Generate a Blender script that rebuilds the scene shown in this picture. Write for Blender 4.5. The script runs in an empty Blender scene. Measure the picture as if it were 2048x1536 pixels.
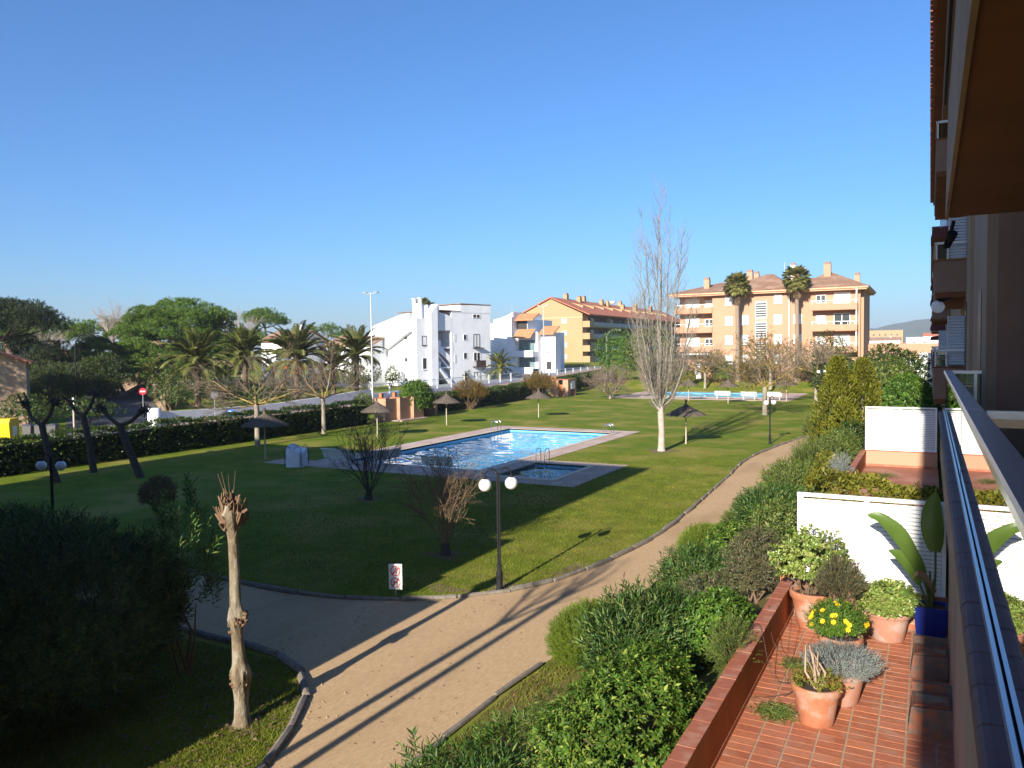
import bpy, math, random
import numpy as np
from mathutils import Vector, Matrix
from mathutils.geometry import tessellate_polygon
random.seed(7); RNG = np.random.default_rng(7)
SC = bpy.context.scene; COL = SC.collection

# ---------------------------------------------------------------- camera
YAW, PITCH, ROLL = math.radians(28.2), math.radians(-2.5), 0.012
fwd = Vector((-math.sin(YAW)*math.cos(PITCH), math.cos(YAW)*math.cos(PITCH), math.sin(PITCH)))
rgt = Vector((math.cos(YAW), math.sin(YAW), 0)); upv = rgt.cross(fwd)
r2 = rgt*math.cos(ROLL) - upv*math.sin(ROLL); u2 = upv*math.cos(ROLL) + rgt*math.sin(ROLL)
cam = bpy.data.cameras.new('camera'); cam.sensor_width = 36; cam.lens = 1560/2048*36
cam.clip_start = 0.05; cam.clip_end = 20000
camo = bpy.data.objects.new('camera', cam); COL.objects.link(camo)
camo.matrix_world = Matrix(((r2.x, u2.x, -fwd.x, 0), (r2.y, u2.y, -fwd.y, 0), (r2.z, u2.z, -fwd.z, 6.0), (0, 0, 0, 1)))
SC.camera = camo

# ---------------------------------------------------------------- sky and sun
EL = math.radians(22.5); AZ = math.pi - 0.012          # sun low in the south, behind the camera
w = bpy.data.worlds.new('World'); SC.world = w; w.use_nodes = True
nt = w.node_tree; bg = nt.nodes['Background']
sky = nt.nodes.new('ShaderNodeTexSky'); sky.sky_type = 'NISHITA'; sky.sun_disc = False
sky.sun_elevation = EL; sky.sun_rotation = AZ; sky.altitude = 10
sky.air_density = 1.1; sky.dust_density = 1.0; sky.ozone_density = 10.0
nt.links.new(sky.outputs[0], bg.inputs[0]); bg.inputs[1].default_value = 0.086
sl = bpy.data.lights.new('sun', 'SUN'); sl.energy = 5.0; sl.angle = math.radians(0.53); sl.color = (1.0, 0.92, 0.80)
so = bpy.data.objects.new('sun', sl); COL.objects.link(so)
sd = Vector((math.sin(AZ)*math.cos(EL), math.cos(AZ)*math.cos(EL), math.sin(EL)))
so.rotation_euler = (-sd).to_track_quat('-Z', 'Y').to_euler(); so.location = (0, -40, 60)
SC.view_settings.view_transform = 'Standard'; SC.view_settings.look = 'None'
SC.view_settings.exposure = 1.12; SC.view_settings.gamma = 1.0; SC.view_settings.use_curve_mapping = False
SC.cycles.max_bounces = 7; SC.cycles.transparent_max_bounces = 12
SC.cycles.use_denoising = True

# ---------------------------------------------------------------- materials
MATS = {}
def mat(name, col, col2=None, scale=3.0, rough=0.8, bump=0.0, bscale=None, metal=0.0, spec=0.3, detail=5, col3=None, sc3=0.4, stretch=None, clear=0):
    if name in MATS: return MATS[name]
    m = bpy.data.materials.new(name); m.use_nodes = True; MATS[name] = m
    t = m.node_tree; N = t.nodes; Lk = t.links; b = N['Principled BSDF']
    b.inputs['Roughness'].default_value = rough; b.inputs['Metallic'].default_value = metal
    b.inputs['Specular IOR Level'].default_value = spec
    b.inputs['Base Color'].default_value = (*col, 1)
    if clear: b.inputs['Coat Weight'].default_value = clear
    g = N.new('ShaderNodeNewGeometry'); pos = g.outputs['Position']
    if stretch:
        mp = N.new('ShaderNodeMapping'); mp.inputs['Scale'].default_value = stretch
        Lk.new(pos, mp.inputs['Vector']); pos = mp.outputs[0]
    last = None
    if col2:
        n = N.new('ShaderNodeTexNoise'); n.inputs['Scale'].default_value = scale; n.inputs['Detail'].default_value = detail; n.inputs['Roughness'].default_value = .62
        Lk.new(pos, n.inputs['Vector'])
        r = N.new('ShaderNodeValToRGB'); r.color_ramp.elements[0].position = .34; r.color_ramp.elements[1].position = .68
        r.color_ramp.elements[0].color = (*col, 1); r.color_ramp.elements[1].color = (*col2, 1)
        Lk.new(n.outputs['Fac'], r.inputs[0]); last = r.outputs[0]
        if col3:
            n3 = N.new('ShaderNodeTexNoise'); n3.inputs['Scale'].default_value = sc3; n3.inputs['Detail'].default_value = 4
            Lk.new(pos, n3.inputs['Vector'])
            r3 = N.new('ShaderNodeValToRGB'); r3.color_ramp.elements[0].position = .48; r3.color_ramp.elements[1].position = .66
            Lk.new(n3.outputs['Fac'], r3.inputs[0])
            mx = N.new('ShaderNodeMixRGB'); mx.inputs['Color2'].default_value = (*col3, 1)
            Lk.new(r3.outputs[0], mx.inputs['Fac']); Lk.new(last, mx.inputs['Color1']); last = mx.outputs[0]
        Lk.new(last, b.inputs['Base Color'])
    if bump:
        nb = N.new('ShaderNodeTexNoise'); nb.inputs['Scale'].default_value = bscale or scale*4; nb.inputs['Detail'].default_value = 6
        Lk.new(pos, nb.inputs['Vector'])
        bp = N.new('ShaderNodeBump'); bp.inputs['Strength'].default_value = 0.6; bp.inputs['Distance'].default_value = bump
        Lk.new(nb.outputs['Fac'], bp.inputs['Height']); Lk.new(bp.outputs[0], b.inputs['Normal'])
    return m
def leafmat(name, c1, c2, c3=None, rough=0.45, trans=0.25, spec=0.35):
    if name in MATS: return MATS[name]
    m = bpy.data.materials.new(name); m.use_nodes = True; MATS[name] = m
    t = m.node_tree; N = t.nodes; Lk = t.links; b = N['Principled BSDF']
    b.inputs['Roughness'].default_value = rough; b.inputs['Specular IOR Level'].default_value = spec
    g = N.new('ShaderNodeNewGeometry')
    r = N.new('ShaderNodeValToRGB'); e = r.color_ramp.elements
    e[0].color = (*c1, 1); e[1].color = (*c2, 1); e[1].position = .75
    if c3: x = e.new(.93); x.color = (*c3, 1)
    Lk.new(g.outputs['Random Per Island'], r.inputs[0])
    n = N.new('ShaderNodeTexNoise'); n.inputs['Scale'].default_value = 1.3; Lk.new(g.outputs['Position'], n.inputs['Vector'])
    h = N.new('ShaderNodeHueSaturation'); Lk.new(r.outputs[0], h.inputs['Color'])
    mr = N.new('ShaderNodeMapRange'); mr.inputs[1].default_value = .3; mr.inputs[2].default_value = .7; mr.inputs[3].default_value = .7; mr.inputs[4].default_value = 1.3
    Lk.new(n.outputs['Fac'], mr.inputs[0]); Lk.new(mr.outputs[0], h.inputs['Value'])
    Lk.new(h.outputs[0], b.inputs['Base Color'])
    tr = N.new('ShaderNodeBsdfTranslucent'); Lk.new(h.outputs[0], tr.inputs['Color'])
    mx = N.new('ShaderNodeMixShader'); mx.inputs[0].default_value = trans
    Lk.new(b.outputs[0], mx.inputs[1]); Lk.new(tr.outputs[0], mx.inputs[2])
    Lk.new(mx.outputs[0], N['Material Output'].inputs['Surface'])
    return m
def glassmat(name, tint=(0.9, 0.96, 0.95), bump=0.0, bscale=3.0, ior=1.5, rough=0.0, stretch=None, boost=1.0):
    if name in MATS: return MATS[name]
    m = bpy.data.materials.new(name); m.use_nodes = True; MATS[name] = m
    t = m.node_tree; N = t.nodes; Lk = t.links; N.remove(N['Principled BSDF'])
    tr = N.new('ShaderNodeBsdfTransparent'); tr.inputs[0].default_value = (*tint, 1)
    gl = N.new('ShaderNodeBsdfGlossy'); gl.inputs['Roughness'].default_value = rough
    fr = N.new('ShaderNodeFresnel'); fr.inputs['IOR'].default_value = ior
    mx = N.new('ShaderNodeMixShader'); fac = fr.outputs[0]
    gb = N.new('ShaderNodeNewGeometry'); iv = N.new('ShaderNodeMath'); iv.operation = 'SUBTRACT'; iv.inputs[0].default_value = 1.0; Lk.new(gb.outputs['Backfacing'], iv.inputs[1])
    ml = N.new('ShaderNodeMath'); ml.operation = 'MULTIPLY'; Lk.new(fac, ml.inputs[0]); Lk.new(iv.outputs[0], ml.inputs[1]); fac = ml.outputs[0]   # a pane reflects on its outer side only, no trapped light inside it
    if boost != 1.0:
        mm = N.new('ShaderNodeMath'); mm.operation = 'MULTIPLY'; mm.use_clamp = True; mm.inputs[1].default_value = boost
        Lk.new(fac, mm.inputs[0]); fac = mm.outputs[0]
    Lk.new(fac, mx.inputs[0]); Lk.new(tr.outputs[0], mx.inputs[1]); Lk.new(gl.outputs[0], mx.inputs[2])
    if bump:
        g = N.new('ShaderNodeNewGeometry'); mp = N.new('ShaderNodeMapping'); mp.inputs['Scale'].default_value = stretch or (1, 1, 1)
        Lk.new(g.outputs['Position'], mp.inputs[0])
        nb = N.new('ShaderNodeTexNoise'); nb.inputs['Scale'].default_value = bscale; nb.inputs['Detail'].default_value = 3; nb.inputs['Distortion'].default_value = .6
        Lk.new(mp.outputs[0], nb.inputs['Vector'])
        bp = N.new('ShaderNodeBump'); bp.inputs['Strength'].default_value = 1.0; bp.inputs['Distance'].default_value = bump
        Lk.new(nb.outputs['Fac'], bp.inputs['Height'])
        Lk.new(bp.outputs[0], gl.inputs['Normal']); Lk.new(bp.outputs[0], fr.inputs['Normal'])
    Lk.new(mx.outputs[0], N['Material Output'].inputs['Surface'])
    return m

# ---------------------------------------------------------------- mesh helpers
LOC = {}
def _place(o, parent):
    COL.objects.link(o)
    if parent is not None: o.parent = parent; LOC[o.name] = LOC[parent.name]
    else: LOC[o.name] = np.zeros(3)
def npmesh(name, V, F, m, parent=None, world=True, smooth=False):
    """V (n,3), F (k,3|4) -> one mesh object"""
    V = np.asarray(V, dtype=np.float32); F = np.asarray(F, dtype=np.int32)
    if parent is not None and world: V = V - LOC[parent.name].astype(np.float32)
    me = bpy.data.meshes.new(name); k = F.shape[1]
    me.vertices.add(len(V)); me.vertices.foreach_set('co', V.ravel())
    me.loops.add(F.size); me.loops.foreach_set('vertex_index', F.ravel())
    me.polygons.add(len(F)); me.polygons.foreach_set('loop_start', np.arange(0, F.size, k, dtype=np.int32))
    me.polygons.foreach_set('loop_total', np.full(len(F), k, dtype=np.int32))
    if smooth: me.polygons.foreach_set('use_smooth', np.ones(len(F), dtype=bool))
    me.update(); me.validate()
    me.materials.append(m)
    o = bpy.data.objects.new(name, me); _place(o, parent); return o
class MB:
    def __init__(s): s.V = []; s.F = []
    def box(s, x0, x1, y0, y1, z0, z1):
        n = len(s.V)
        s.V += [(x0,y0,z0),(x1,y0,z0),(x1,y1,z0),(x0,y1,z0),(x0,y0,z1),(x1,y0,z1),(x1,y1,z1),(x0,y1,z1)]
        s.F += [(n,n+3,n+2,n+1),(n+4,n+5,n+6,n+7),(n,n+1,n+5,n+4),(n+1,n+2,n+6,n+5),(n+2,n+3,n+7,n+6),(n+3,n,n+4,n+7)]; return s
    def obox(s, c, ax, ay, az, hx, hy, hz):
        c, ax, ay, az = map(Vector, (c, ax, ay, az)); n = len(s.V)
        for k in (-1, 1):
            for i, j in ((-1,-1),(1,-1),(1,1),(-1,1)): s.V.append(tuple(c + ax*hx*i + ay*hy*j + az*hz*k))
        s.F += [(n,n+3,n+2,n+1),(n+4,n+5,n+6,n+7),(n,n+1,n+5,n+4),(n+1,n+2,n+6,n+5),(n+2,n+3,n+7,n+6),(n+3,n,n+4,n+7)]; return s
    def tube(s, pts, rad, sides=6, cap=True):
        pts = [Vector(p) for p in pts]; k = len(pts)
        if not hasattr(rad, '__len__'): rad = [rad]*k
        n = len(s.V); prev = None
        for i, p in enumerate(pts):
            d = (pts[min(i+1, k-1)] - pts[max(i-1, 0)]).normalized()
            if prev is None:
                a = Vector((0, 0, 1)) if abs(d.z) < .9 else Vector((1, 0, 0)); prev = d.cross(a).normalized()
            e1 = (prev - d*prev.dot(d)).normalized(); e2 = d.cross(e1); prev = e1
            for j in range(sides):
                t = 2*math.pi*j/sides; s.V.append(tuple(p + (e1*math.cos(t) + e2*math.sin(t))*rad[i]))
        for i in range(k-1):
            for j in range(sides):
                j2 = (j+1) % sides; s.F.append((n+i*sides+j, n+i*sides+j2, n+(i+1)*sides+j2, n+(i+1)*sides+j))
        if cap: s.F.append(tuple(n+j for j in range(sides))[::-1]); s.F.append(tuple(n+(k-1)*sides+j for j in range(sides)))
        return s
    def lathe(s, c, prof, sides=24, sx=1.0, sy=1.0):
        n = len(s.V)
        for r, z in prof:
            for j in range(sides):
                t = 2*math.pi*j/sides; s.V.append((c[0]+r*sx*math.cos(t), c[1]+r*sy*math.sin(t), c[2]+z))
        for i in range(len(prof)-1):
            for j in range(sides):
                j2 = (j+1) % sides; s.F.append((n+i*sides+j, n+i*sides+j2, n+(i+1)*sides+j2, n+(i+1)*sides+j))
        return s
    def poly(s, pts, flip=False):
        n = len(s.V); s.V += [tuple(p) for p in pts]; f = tuple(range(n, n+len(pts))); s.F.append(f[::-1] if flip else f); return s
    def prism(s, pts2, axis, a0, a1):
        """extrude a 2D outline; axis 'y': pts are (x,z); 'x': (y,z); 'z': (x,y)"""
        def P(p, a): return {'y': (p[0], a, p[1]), 'x': (a, p[0], p[1]), 'z': (p[0], p[1], a)}[axis]
        k = len(pts2); n = len(s.V)
        s.V += [P(p, a0) for p in pts2] + [P(p, a1) for p in pts2]
        for tri in tessellate_polygon([[Vector((p[0], p[1], 0)) for p in pts2]]):
            s.F.append(tuple(n+i for i in tri)); s.F.append(tuple(n+k+i for i in tri[::-1]))
        for i in range(k): j = (i+1) % k; s.F.append((n+i, n+j, n+k+j, n+k+i))
        return s
    def build(s, name, m, parent=None, world=True, smooth=False, fix=True):
        me = bpy.data.meshes.new(name); V = s.V
        if parent is not None and world:
            L = LOC[parent.name]; V = [(v[0]-L[0], v[1]-L[1], v[2]-L[2]) for v in V]
        me.from_pydata(V, [], s.F); me.materials.append(m)
        if fix:
            import bmesh
            b = bmesh.new(); b.from_mesh(me); bmesh.ops.recalc_face_normals(b, faces=b.faces); b.to_mesh(me); b.free()
        if smooth:
            for p in me.polygons: p.use_smooth = True
            me.set_sharp_from_angle(angle=math.radians(40))
        o = bpy.data.objects.new(name, me); _place(o, parent); return o
def tag(o, label, cat=None, group=None, kind=None):
    if label: o['label'] = label
    if cat: o['category'] = cat
    if group: o['group'] = group
    if kind: o['kind'] = kind
    return o
def thing(name, label, cat, loc=(0, 0, 0), group=None, rz=0):
    o = bpy.data.objects.new(name, None); COL.objects.link(o); o.empty_display_size = .2
    o.location = loc; o.rotation_euler = (0, 0, rz); LOC[o.name] = np.array(loc, dtype=float)
    return tag(o, label, cat, group)
def struct(o): o['kind'] = 'structure'; return o
def copytree(src, loc, rz=0, sc=1.0, label=None, group=None, parent=None):
    r = src.copy(); COL.objects.link(r); r.location = loc; r.rotation_euler = (0, 0, rz); r.scale = (sc,)*3 if not hasattr(sc, '__len__') else sc
    LOC[r.name] = np.array(loc, dtype=float)
    if label: r['label'] = label
    if group: r['group'] = group
    for ch in list(src.children):
        c = ch.copy(); COL.objects.link(c); c.parent = r
        for g in list(ch.children):
            d = g.copy(); COL.objects.link(d); d.parent = c
    return r
def shared(name, src, parent, loc=(0, 0, 0), rot=(0, 0, 0), sc=(1, 1, 1), m=None):
    o = bpy.data.objects.new(name, src.data); COL.objects.link(o); o.parent = parent
    L = LOC[parent.name]; o.location = (loc[0]-L[0], loc[1]-L[1], loc[2]-L[2]); o.rotation_euler = rot; o.scale = sc; return o
def B(name, m, parent, *bxs):
    b = MB()
    for q in bxs: b.box(*q)
    return b.build(name, m, parent)

# ---------------------------------------------------------------- common colours
WHITE = mat('white_paint', (.80, .80, .79), (.74, .74, .73), 2, .7)
WHITEWALL = mat('white_render', (.80, .80, .80), (.70, .71, .72), .7, .9, .004, 30)
PEACH = mat('peach_render', (.42, .25, .16), (.385, .225, .14), .8, .92, .003, 40, col3=(.40, .24, .155), sc3=.15)
BEIGE = mat('beige_render', (.36, .255, .175), (.30, .21, .14), .7, .92, .004, 45, col3=(.27, .18, .12), sc3=.8, stretch=(1.5, 1.5, .35))
BROWNW = mat('brown_render', (.27, .165, .12), (.23, .14, .10), .9, .9, .003, 40)
SOFFIT = mat('soffit_render', (.21, .082, .028), (.15, .056, .02), 1.1, .85, .004, 60, detail=9, col3=(.13, .055, .025), sc3=.6)
YELLOW = mat('yellow_render', (.36, .255, .135), (.33, .23, .12), .3, .92)
TERRA = mat('terracotta_tile', (.36, .125, .065), (.29, .095, .05), 9, .6, .002, 40, col3=(.40, .17, .10), sc3=2.5)
TERRAWALL = mat('terracotta_wall', (.44, .175, .055), (.35, .125, .04), 2.5, .8, .002, 40, detail=8, col3=(.33, .13, .06), sc3=1.6, stretch=(1, 1, .4))
DARK = mat('dark_void', (.02, .02, .022), (.03, .03, .03), 2, .5)
WINGLASS = mat('window_glass', (.035, .045, .05), (.05, .06, .06), .6, .08, spec=.8)
SHUTTER = mat('shutter_white', (.72, .72, .70), (.66, .66, .65), 1.5, .6)
ALU = mat('aluminium', (.66, .67, .70), (.60, .61, .65), 20, .30, metal=.75, stretch=(1, .05, 1))
WPOLE = mat('weathered_pole', (.46, .40, .31), (.36, .30, .22), 9, .8, stretch=(1, 1, .2))
METALDK = mat('dark_lamp_paint', (.014, .015, .017), (.022, .022, .024), 14, .7, spec=.1)
GREYMET = mat('galvanised', (.42, .43, .44), (.34, .35, .36), 10, .45, metal=.5)
ROOFT = mat('roof_tile_brown', (.27, .155, .10), (.20, .115, .075), 2.2, .9, .03, 6, col3=(.32, .21, .15), sc3=.6)
ROOFR = mat('roof_tile_red', (.42, .15, .085), (.34, .115, .065), 1.2, .9, .03, 4)
BARK = mat('bark_grey', (.30, .26, .20), (.20, .165, .125), 7, .95, .01, 22, stretch=(1, 1, .35))
BARKP = mat('bark_poplar', (.48, .43, .36), (.34, .30, .245), 5, .9, .008, 18, stretch=(1, 1, .5))
BARKD = mat('bark_dark', (.075, .058, .045), (.05, .04, .032), 8, .95, .008, 24)
BARKY = mat('bark_lichen', (.36, .25, .055), (.20, .155, .09), 4, .95, .006, 24)
TWIG = mat('twig_grey', (.20, .15, .105), (.13, .10, .075), 3, .95)
TWIGB = mat('twig_brown', (.17, .11, .065), (.11, .075, .05), 3, .95)
SOIL = mat('soil', (.10, .065, .04), (.065, .045, .03), 6, .98, .03, 25)
# ================================================================ SETTING: ground
def smooth01(t): t = np.clip(t, 0, 1); return t*t*(3-2*t)
def gz(x, y):
    x = np.asarray(x, float); y = np.asarray(y, float)
    far = 1.35*smooth01((y-106)/8)*smooth01((x+48)/6)
    st = 2.8*smooth01((y-60)/115)*smooth01((-46-x)/8)
    lf = 1.2*smooth01((-62-x)/35)*smooth01((90-y)/40)
    return np.maximum(far, st) + lf
POOLS = [(-28.1, -19.8, 33.3, 51.9), (-19.15, -15.3, 32.3, 36.7), (-32.0, -17.0, 94.0, 104.5)]
def grade(pts, step, lo, hi):
    a = list(np.arange(lo, hi, step)) + [v for p in pts for v in p] + [hi]
    far = [hi+s for s in (10, 30, 80, 200, 500, 1200, 3200)]; near = [lo-s for s in (10, 30, 80, 200, 500, 1200, 3200)]
    a = sorted(set(np.round(a + far + near, 3))); out = [a[0]]
    for v in a[1:]:
        if v - out[-1] > .02: out.append(v)
    return np.array(out)
gx = grade([p[:2] for p in POOLS], 3.0, -130, 30); gy = grade([p[2:] for p in POOLS], 3.0, -30, 200)
XX, YY = np.meshgrid(gx, gy); V = np.stack([XX, YY, gz(XX, YY)], -1).reshape(-1, 3); F = []
nx = len(gx)
for j in range(len(gy)-1):
    for i in range(nx-1):
        cx, cy = (gx[i]+gx[i+1])/2, (gy[j]+gy[j+1])/2
        if any(p[0] < cx < p[1] and p[2] < cy < p[3] for p in POOLS): continue
        F.append((j*nx+i, j*nx+i+1, (j+1)*nx+i+1, (j+1)*nx+i))
GRASS = mat('lawn_grass', (.078, .135, .007), (.160, .180, .015), .8, .95, .035, 34, detail=9, col3=(.235, .205, .045), sc3=.30, spec=.12)
struct(npmesh('lawn', V, F, GRASS, smooth=True))
def sheet(name, pts, z, m, rel=False):
    b = MB(); n = len(pts); b.V = [(p[0], p[1], float(gz(p[0], p[1]))+z) for p in pts]
    b.F = [tuple(t) for t in tessellate_polygon([[Vector((p[0], p[1], 0)) for p in pts]])]
    o = b.build(name, m); return struct(o)
def curve_pts(pts, n=6):
    P = [np.array(p, float) for p in pts]; P = [2*P[0]-P[1]] + P + [2*P[-1]-P[-2]]; out = []
    for i in range(1, len(P)-2):
        for k in range(n):
            t = k/n; a, b, c, d = P[i-1], P[i], P[i+1], P[i+2]
            out.append(.5*((2*b)+(-a+c)*t+(2*a-5*b+4*c-d)*t*t+(-a+3*b-3*c+d)*t**3))
    out.append(P[-2]); return out
GRAVEL = mat('sandy_gravel', (.50, .345, .195), (.40, .265, .145), 14, .97, .014, 110, detail=10, col3=(.37, .245, .135), sc3=.6, spec=.1, stretch=(1.3, .4, 1))
# path: main run towards the far pool with a branch to the left
eL = curve_pts([(-5.4, 70), (-6.4, 62), (-7.6, 52.5), (-8.55, 43.3), (-8.15, 35.5), (-7.65, 24.9), (-8.05, 20), (-8.85, 17.3), (-10.35, 15.55), (-12.3, 14.6), (-14.35, 14.3), (-17.9, 14.5), (-26, 15.4)])
eB = curve_pts([(-26, 12.0), (-18, 11.4), (-14, 11.28), (-11.9, 11.25), (-10.7, 10.98), (-9.72, 10.28), (-9.1, 9.3), (-8.42, 8.0), (-7.9, 5.0), (-7.7, -6)])
eR = curve_pts([(-6.2, -6), (-6.4, 5), (-6.55, 9.8), (-6.55, 11.8), (-6.3, 15.2), (-5.95, 23.4), (-5.75, 33.7), (-6.3, 43), (-5.9, 50.1), (-4.6, 62), (-4.0, 70)])
pth = eL + eB + eR
sheet('path', pth, .006, GRAVEL)
LOGM = mat('edging_timber', (.22, .19, .155), (.135, .115, .095), 9, .95, .006, 35)
def edging(label, pts, step, r=.075):
    t = thing('timber_edging', label, 'edging', (pts[0][0], pts[0][1], 0))
    P = [np.array(p, float) for p in pts]; d = [0]
    for a, b in zip(P, P[1:]): d.append(d[-1]+np.linalg.norm(b-a))
    L = d[-1]; n = max(1, int(L/step)); xs = np.interp(np.linspace(0, L, n+1), d, [p[0] for p in P]); ys = np.interp(np.linspace(0, L, n+1), d, [p[1] for p in P])
    for i in range(n):
        a = Vector((xs[i], ys[i], .03+random.uniform(-.015, .02))); b = Vector((xs[i+1], ys[i+1], .03+random.uniform(-.015, .02)))
        dd = (b-a)*.012; rr = r*random.uniform(.75, 1.15); jt = Vector((random.uniform(-.035, .035), random.uniform(-.035, .035), 0)); a = a+jt; b = b+jt*-.5
        MB().tube([a+dd, a+(b-a)*.05, a+(b-a)*.4+Vector((0, 0, random.uniform(-.012, .012))), b-(b-a)*.06, b-dd*random.uniform(.5, 3)], [rr*.85, rr, rr*random.uniform(.9, 1.08), rr*.96, rr*.8], 8).build('log', LOGM, t, smooth=True)
edging('weathered timber edging between the big lawn and the sandy path', [p for p in eL if p[1] < 58], 1.35)
edging('curved log edging round the shaded grass bed by the pollarded trunk', [p for p in eB if p[0] > -19 and p[1] > 2], 1.1, .085)
edging('thin timber edging below the shrubs on the terrace side of the path', [p for p in eR if 4 < p[1] < 13.2], 1.4, .05)
# worn ground along the near edge of the lawn
# ---- swimming pools
PAVE = mat('pool_paving', (.46, .335, .275), (.40, .285, .235), 5, .85, .004, 30, col3=(.50, .40, .34), sc3=.8)
COPE = mat('pool_coping', (.55, .47, .36), (.48, .40, .31), 5, .8, .002, 30)
def mosaic():
    m = mat('pool_mosaic', (.14, .40, .61), (.19, .46, .66), 2.2, .35); return m
WATER = glassmat('pool_water', (.74, .90, .96), .0, 1.25, 1.333, .02)
def ring(b, o, i, z0, z1):
    x0, x1, y0, y1 = o; a0, a1, b0, b1 = i
    for q in ((x0, x1, y0, b0), (x0, x1, b1, y1), (x0, a0, b0, b1), (a1, x1, b0, b1)):
        if q[1]-q[0] > .01 and q[3]-q[2] > .01: b.box(*q, z0, z1)
def basin(name, p, depth, lvl):
    x0, x1, y0, y1 = p; b = MB()
    b.poly([(x0, y0, -depth), (x1, y0, -depth), (x1, y1, -depth), (x0, y1, -depth)])
    for a, c in (((x0, y0), (x1, y0)), ((x1, y0), (x1, y1)), ((x1, y1), (x0, y1)), ((x0, y1), (x0, y0))):
        b.poly([(*a, -depth), (*c, -depth), (*c, .03), (*a, .03)])
    return b
def pool(label, name, p, deck, depth, lvl, extra=None):
    t = thing('pool_basin', label, 'swimming pool', ((p[0]+p[1])/2, (p[2]+p[3])/2, 0))
    basin('basin', p, depth, lvl).build('basin_lining', mosaic(), t, fix=False)
    b = MB(); ring(b, (p[0]-.32, p[1]+.32, p[2]-.32, p[3]+.32), p, -.06, .045); b.build('coping', COPE, t)
    st = .13 if p[3] < 60 else .3; xs = np.linspace(p[0], p[1], int((p[1]-p[0])/st)); ys = np.linspace(p[2], p[3], int((p[3]-p[2])/st)); X, Y = np.meshgrid(xs, ys); rr = np.random.default_rng(4); Z = np.zeros_like(X)
    for k in range(46):                                             # wind ripples
        wl = rr.uniform(.45, 1.9); a = rr.normal(.9, .75); Z += wl*.0019*np.sin((X*math.cos(a)+Y*math.sin(a))*2*math.pi/wl+rr.uniform(0, 6.28))
    Z *= .55+.45*np.sin(X*.33+1.1)*np.sin(Y*.27+.4)
    V = np.stack([X, Y, Z-lvl], -1).reshape(-1, 3); nx_ = len(xs); q = (np.arange(len(ys)-1)[:, None]*nx_+np.arange(nx_-1)[None]).ravel()
    npmesh('water', V, np.stack([q, q+1, q+nx_+1, q+nx_], 1), WATER, t, smooth=True)
    return t
pool('large rectangular blue swimming pool in the middle of the lawn', 'pool', POOLS[0], None, 1.5, .13)
pool('small square paddling pool beside the near corner of the large pool', 'pool', POOLS[1], None, .55, .12)
pool('distant swimming pool in front of the peach apartment block', 'pool', POOLS[2], None, 1.3, .12)
b = MB()
ring(b, (-29.9, -18.35, 30.9, 53.7), (-28.42, -19.48, 32.98, 52.22), -.05, .022)
for q in ((-18.35, -13.6, 30.9, 31.98), (-18.35, -13.6, 37.02, 37.9), (-14.98, -13.6, 31.98, 37.02)): b.box(*q, -.05, .022)
b.box(-32.1, -29.9, 31.0, 32.6, -.05, .020)
struct(b.build('pool_paving', PAVE))
b = MB(); ring(b, (-35.0, -13.6, 89.6, 107.2), (-32.32, -16.68, 93.68, 104.82), -.05, .022); struct(b.build('pool_paving', PAVE))
# ---- road, kerb and pavement outside the garden
ASPH = mat('asphalt', (.085, .083, .082), (.065, .063, .062), 3, .93, .004, 60, col3=(.10, .098, .096), sc3=.2)
PAVT = mat('pavement_slab', (.34, .235, .175), (.29, .20, .15), 3, .9)
def strip(name, pts, z0, m):
    """wide strip that follows the ground: pts = list of (x0,y0,x1,y1)"""
    V = []; F = []
    for i, (a, b_, c, d) in enumerate(pts):
        V += [(a, b_, float(gz(a, b_))+z0), (c, d, float(gz(c, d))+z0)]
        if i: n = 2*i; F.append((n-2, n-1, n+1, n))
    return struct(npmesh(name, V, F, m))
strip('road', [(-54.0, y, -48.2, y) for y in range(-30, 201, 6)], .03, ASPH)
strip('side_road', [(-54.0, 42.0-k*0, -54.0, 33.5) if k == 0 else (-54-5.0*k, 42+3.55*k, -54-5.0*k, 33.5+3.2*k) for k in range(0, 26)], .034, ASPH)
strip('pavement', [(-56.0, y, -54.0, y) for y in range(43, 190, 6)], .15, PAVT)
strip('pavement', [(-48.2, y, -47.0, y) for y in range(-30, 190, 6)], .15, PAVT)
# ---- far hill
hx = np.linspace(-1500, 1500, 120); hv = []; hf = []
prof = lambda x: 30+38*np.exp(-((x+20)/95)**2)+22*np.exp(-((x+210)/190)**2)+34*np.exp(-((x-330)/250)**2)+3*np.sin(x/43)+2*np.sin(x/17+1)+1.2*np.sin(x/7)
for i, x in enumerate(hx):
    h = float(prof(x))*max(0.05, 1-abs(x/1500)**3)
    hv += [(x, 1900, -4), (x, 2150, h*.45+2*math.sin(i)), (x, 2500, h), (x, 3100, -4)]
    if i:
        n = 4*i
        for k in range(3): hf.append((n-4+k, n+k, n+k+1, n-3+k))
struct(npmesh('hills', hv, hf, mat('hill_forest', (.055, .075, .045), (.085, .095, .06), .01, .95), smooth=True))

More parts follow.
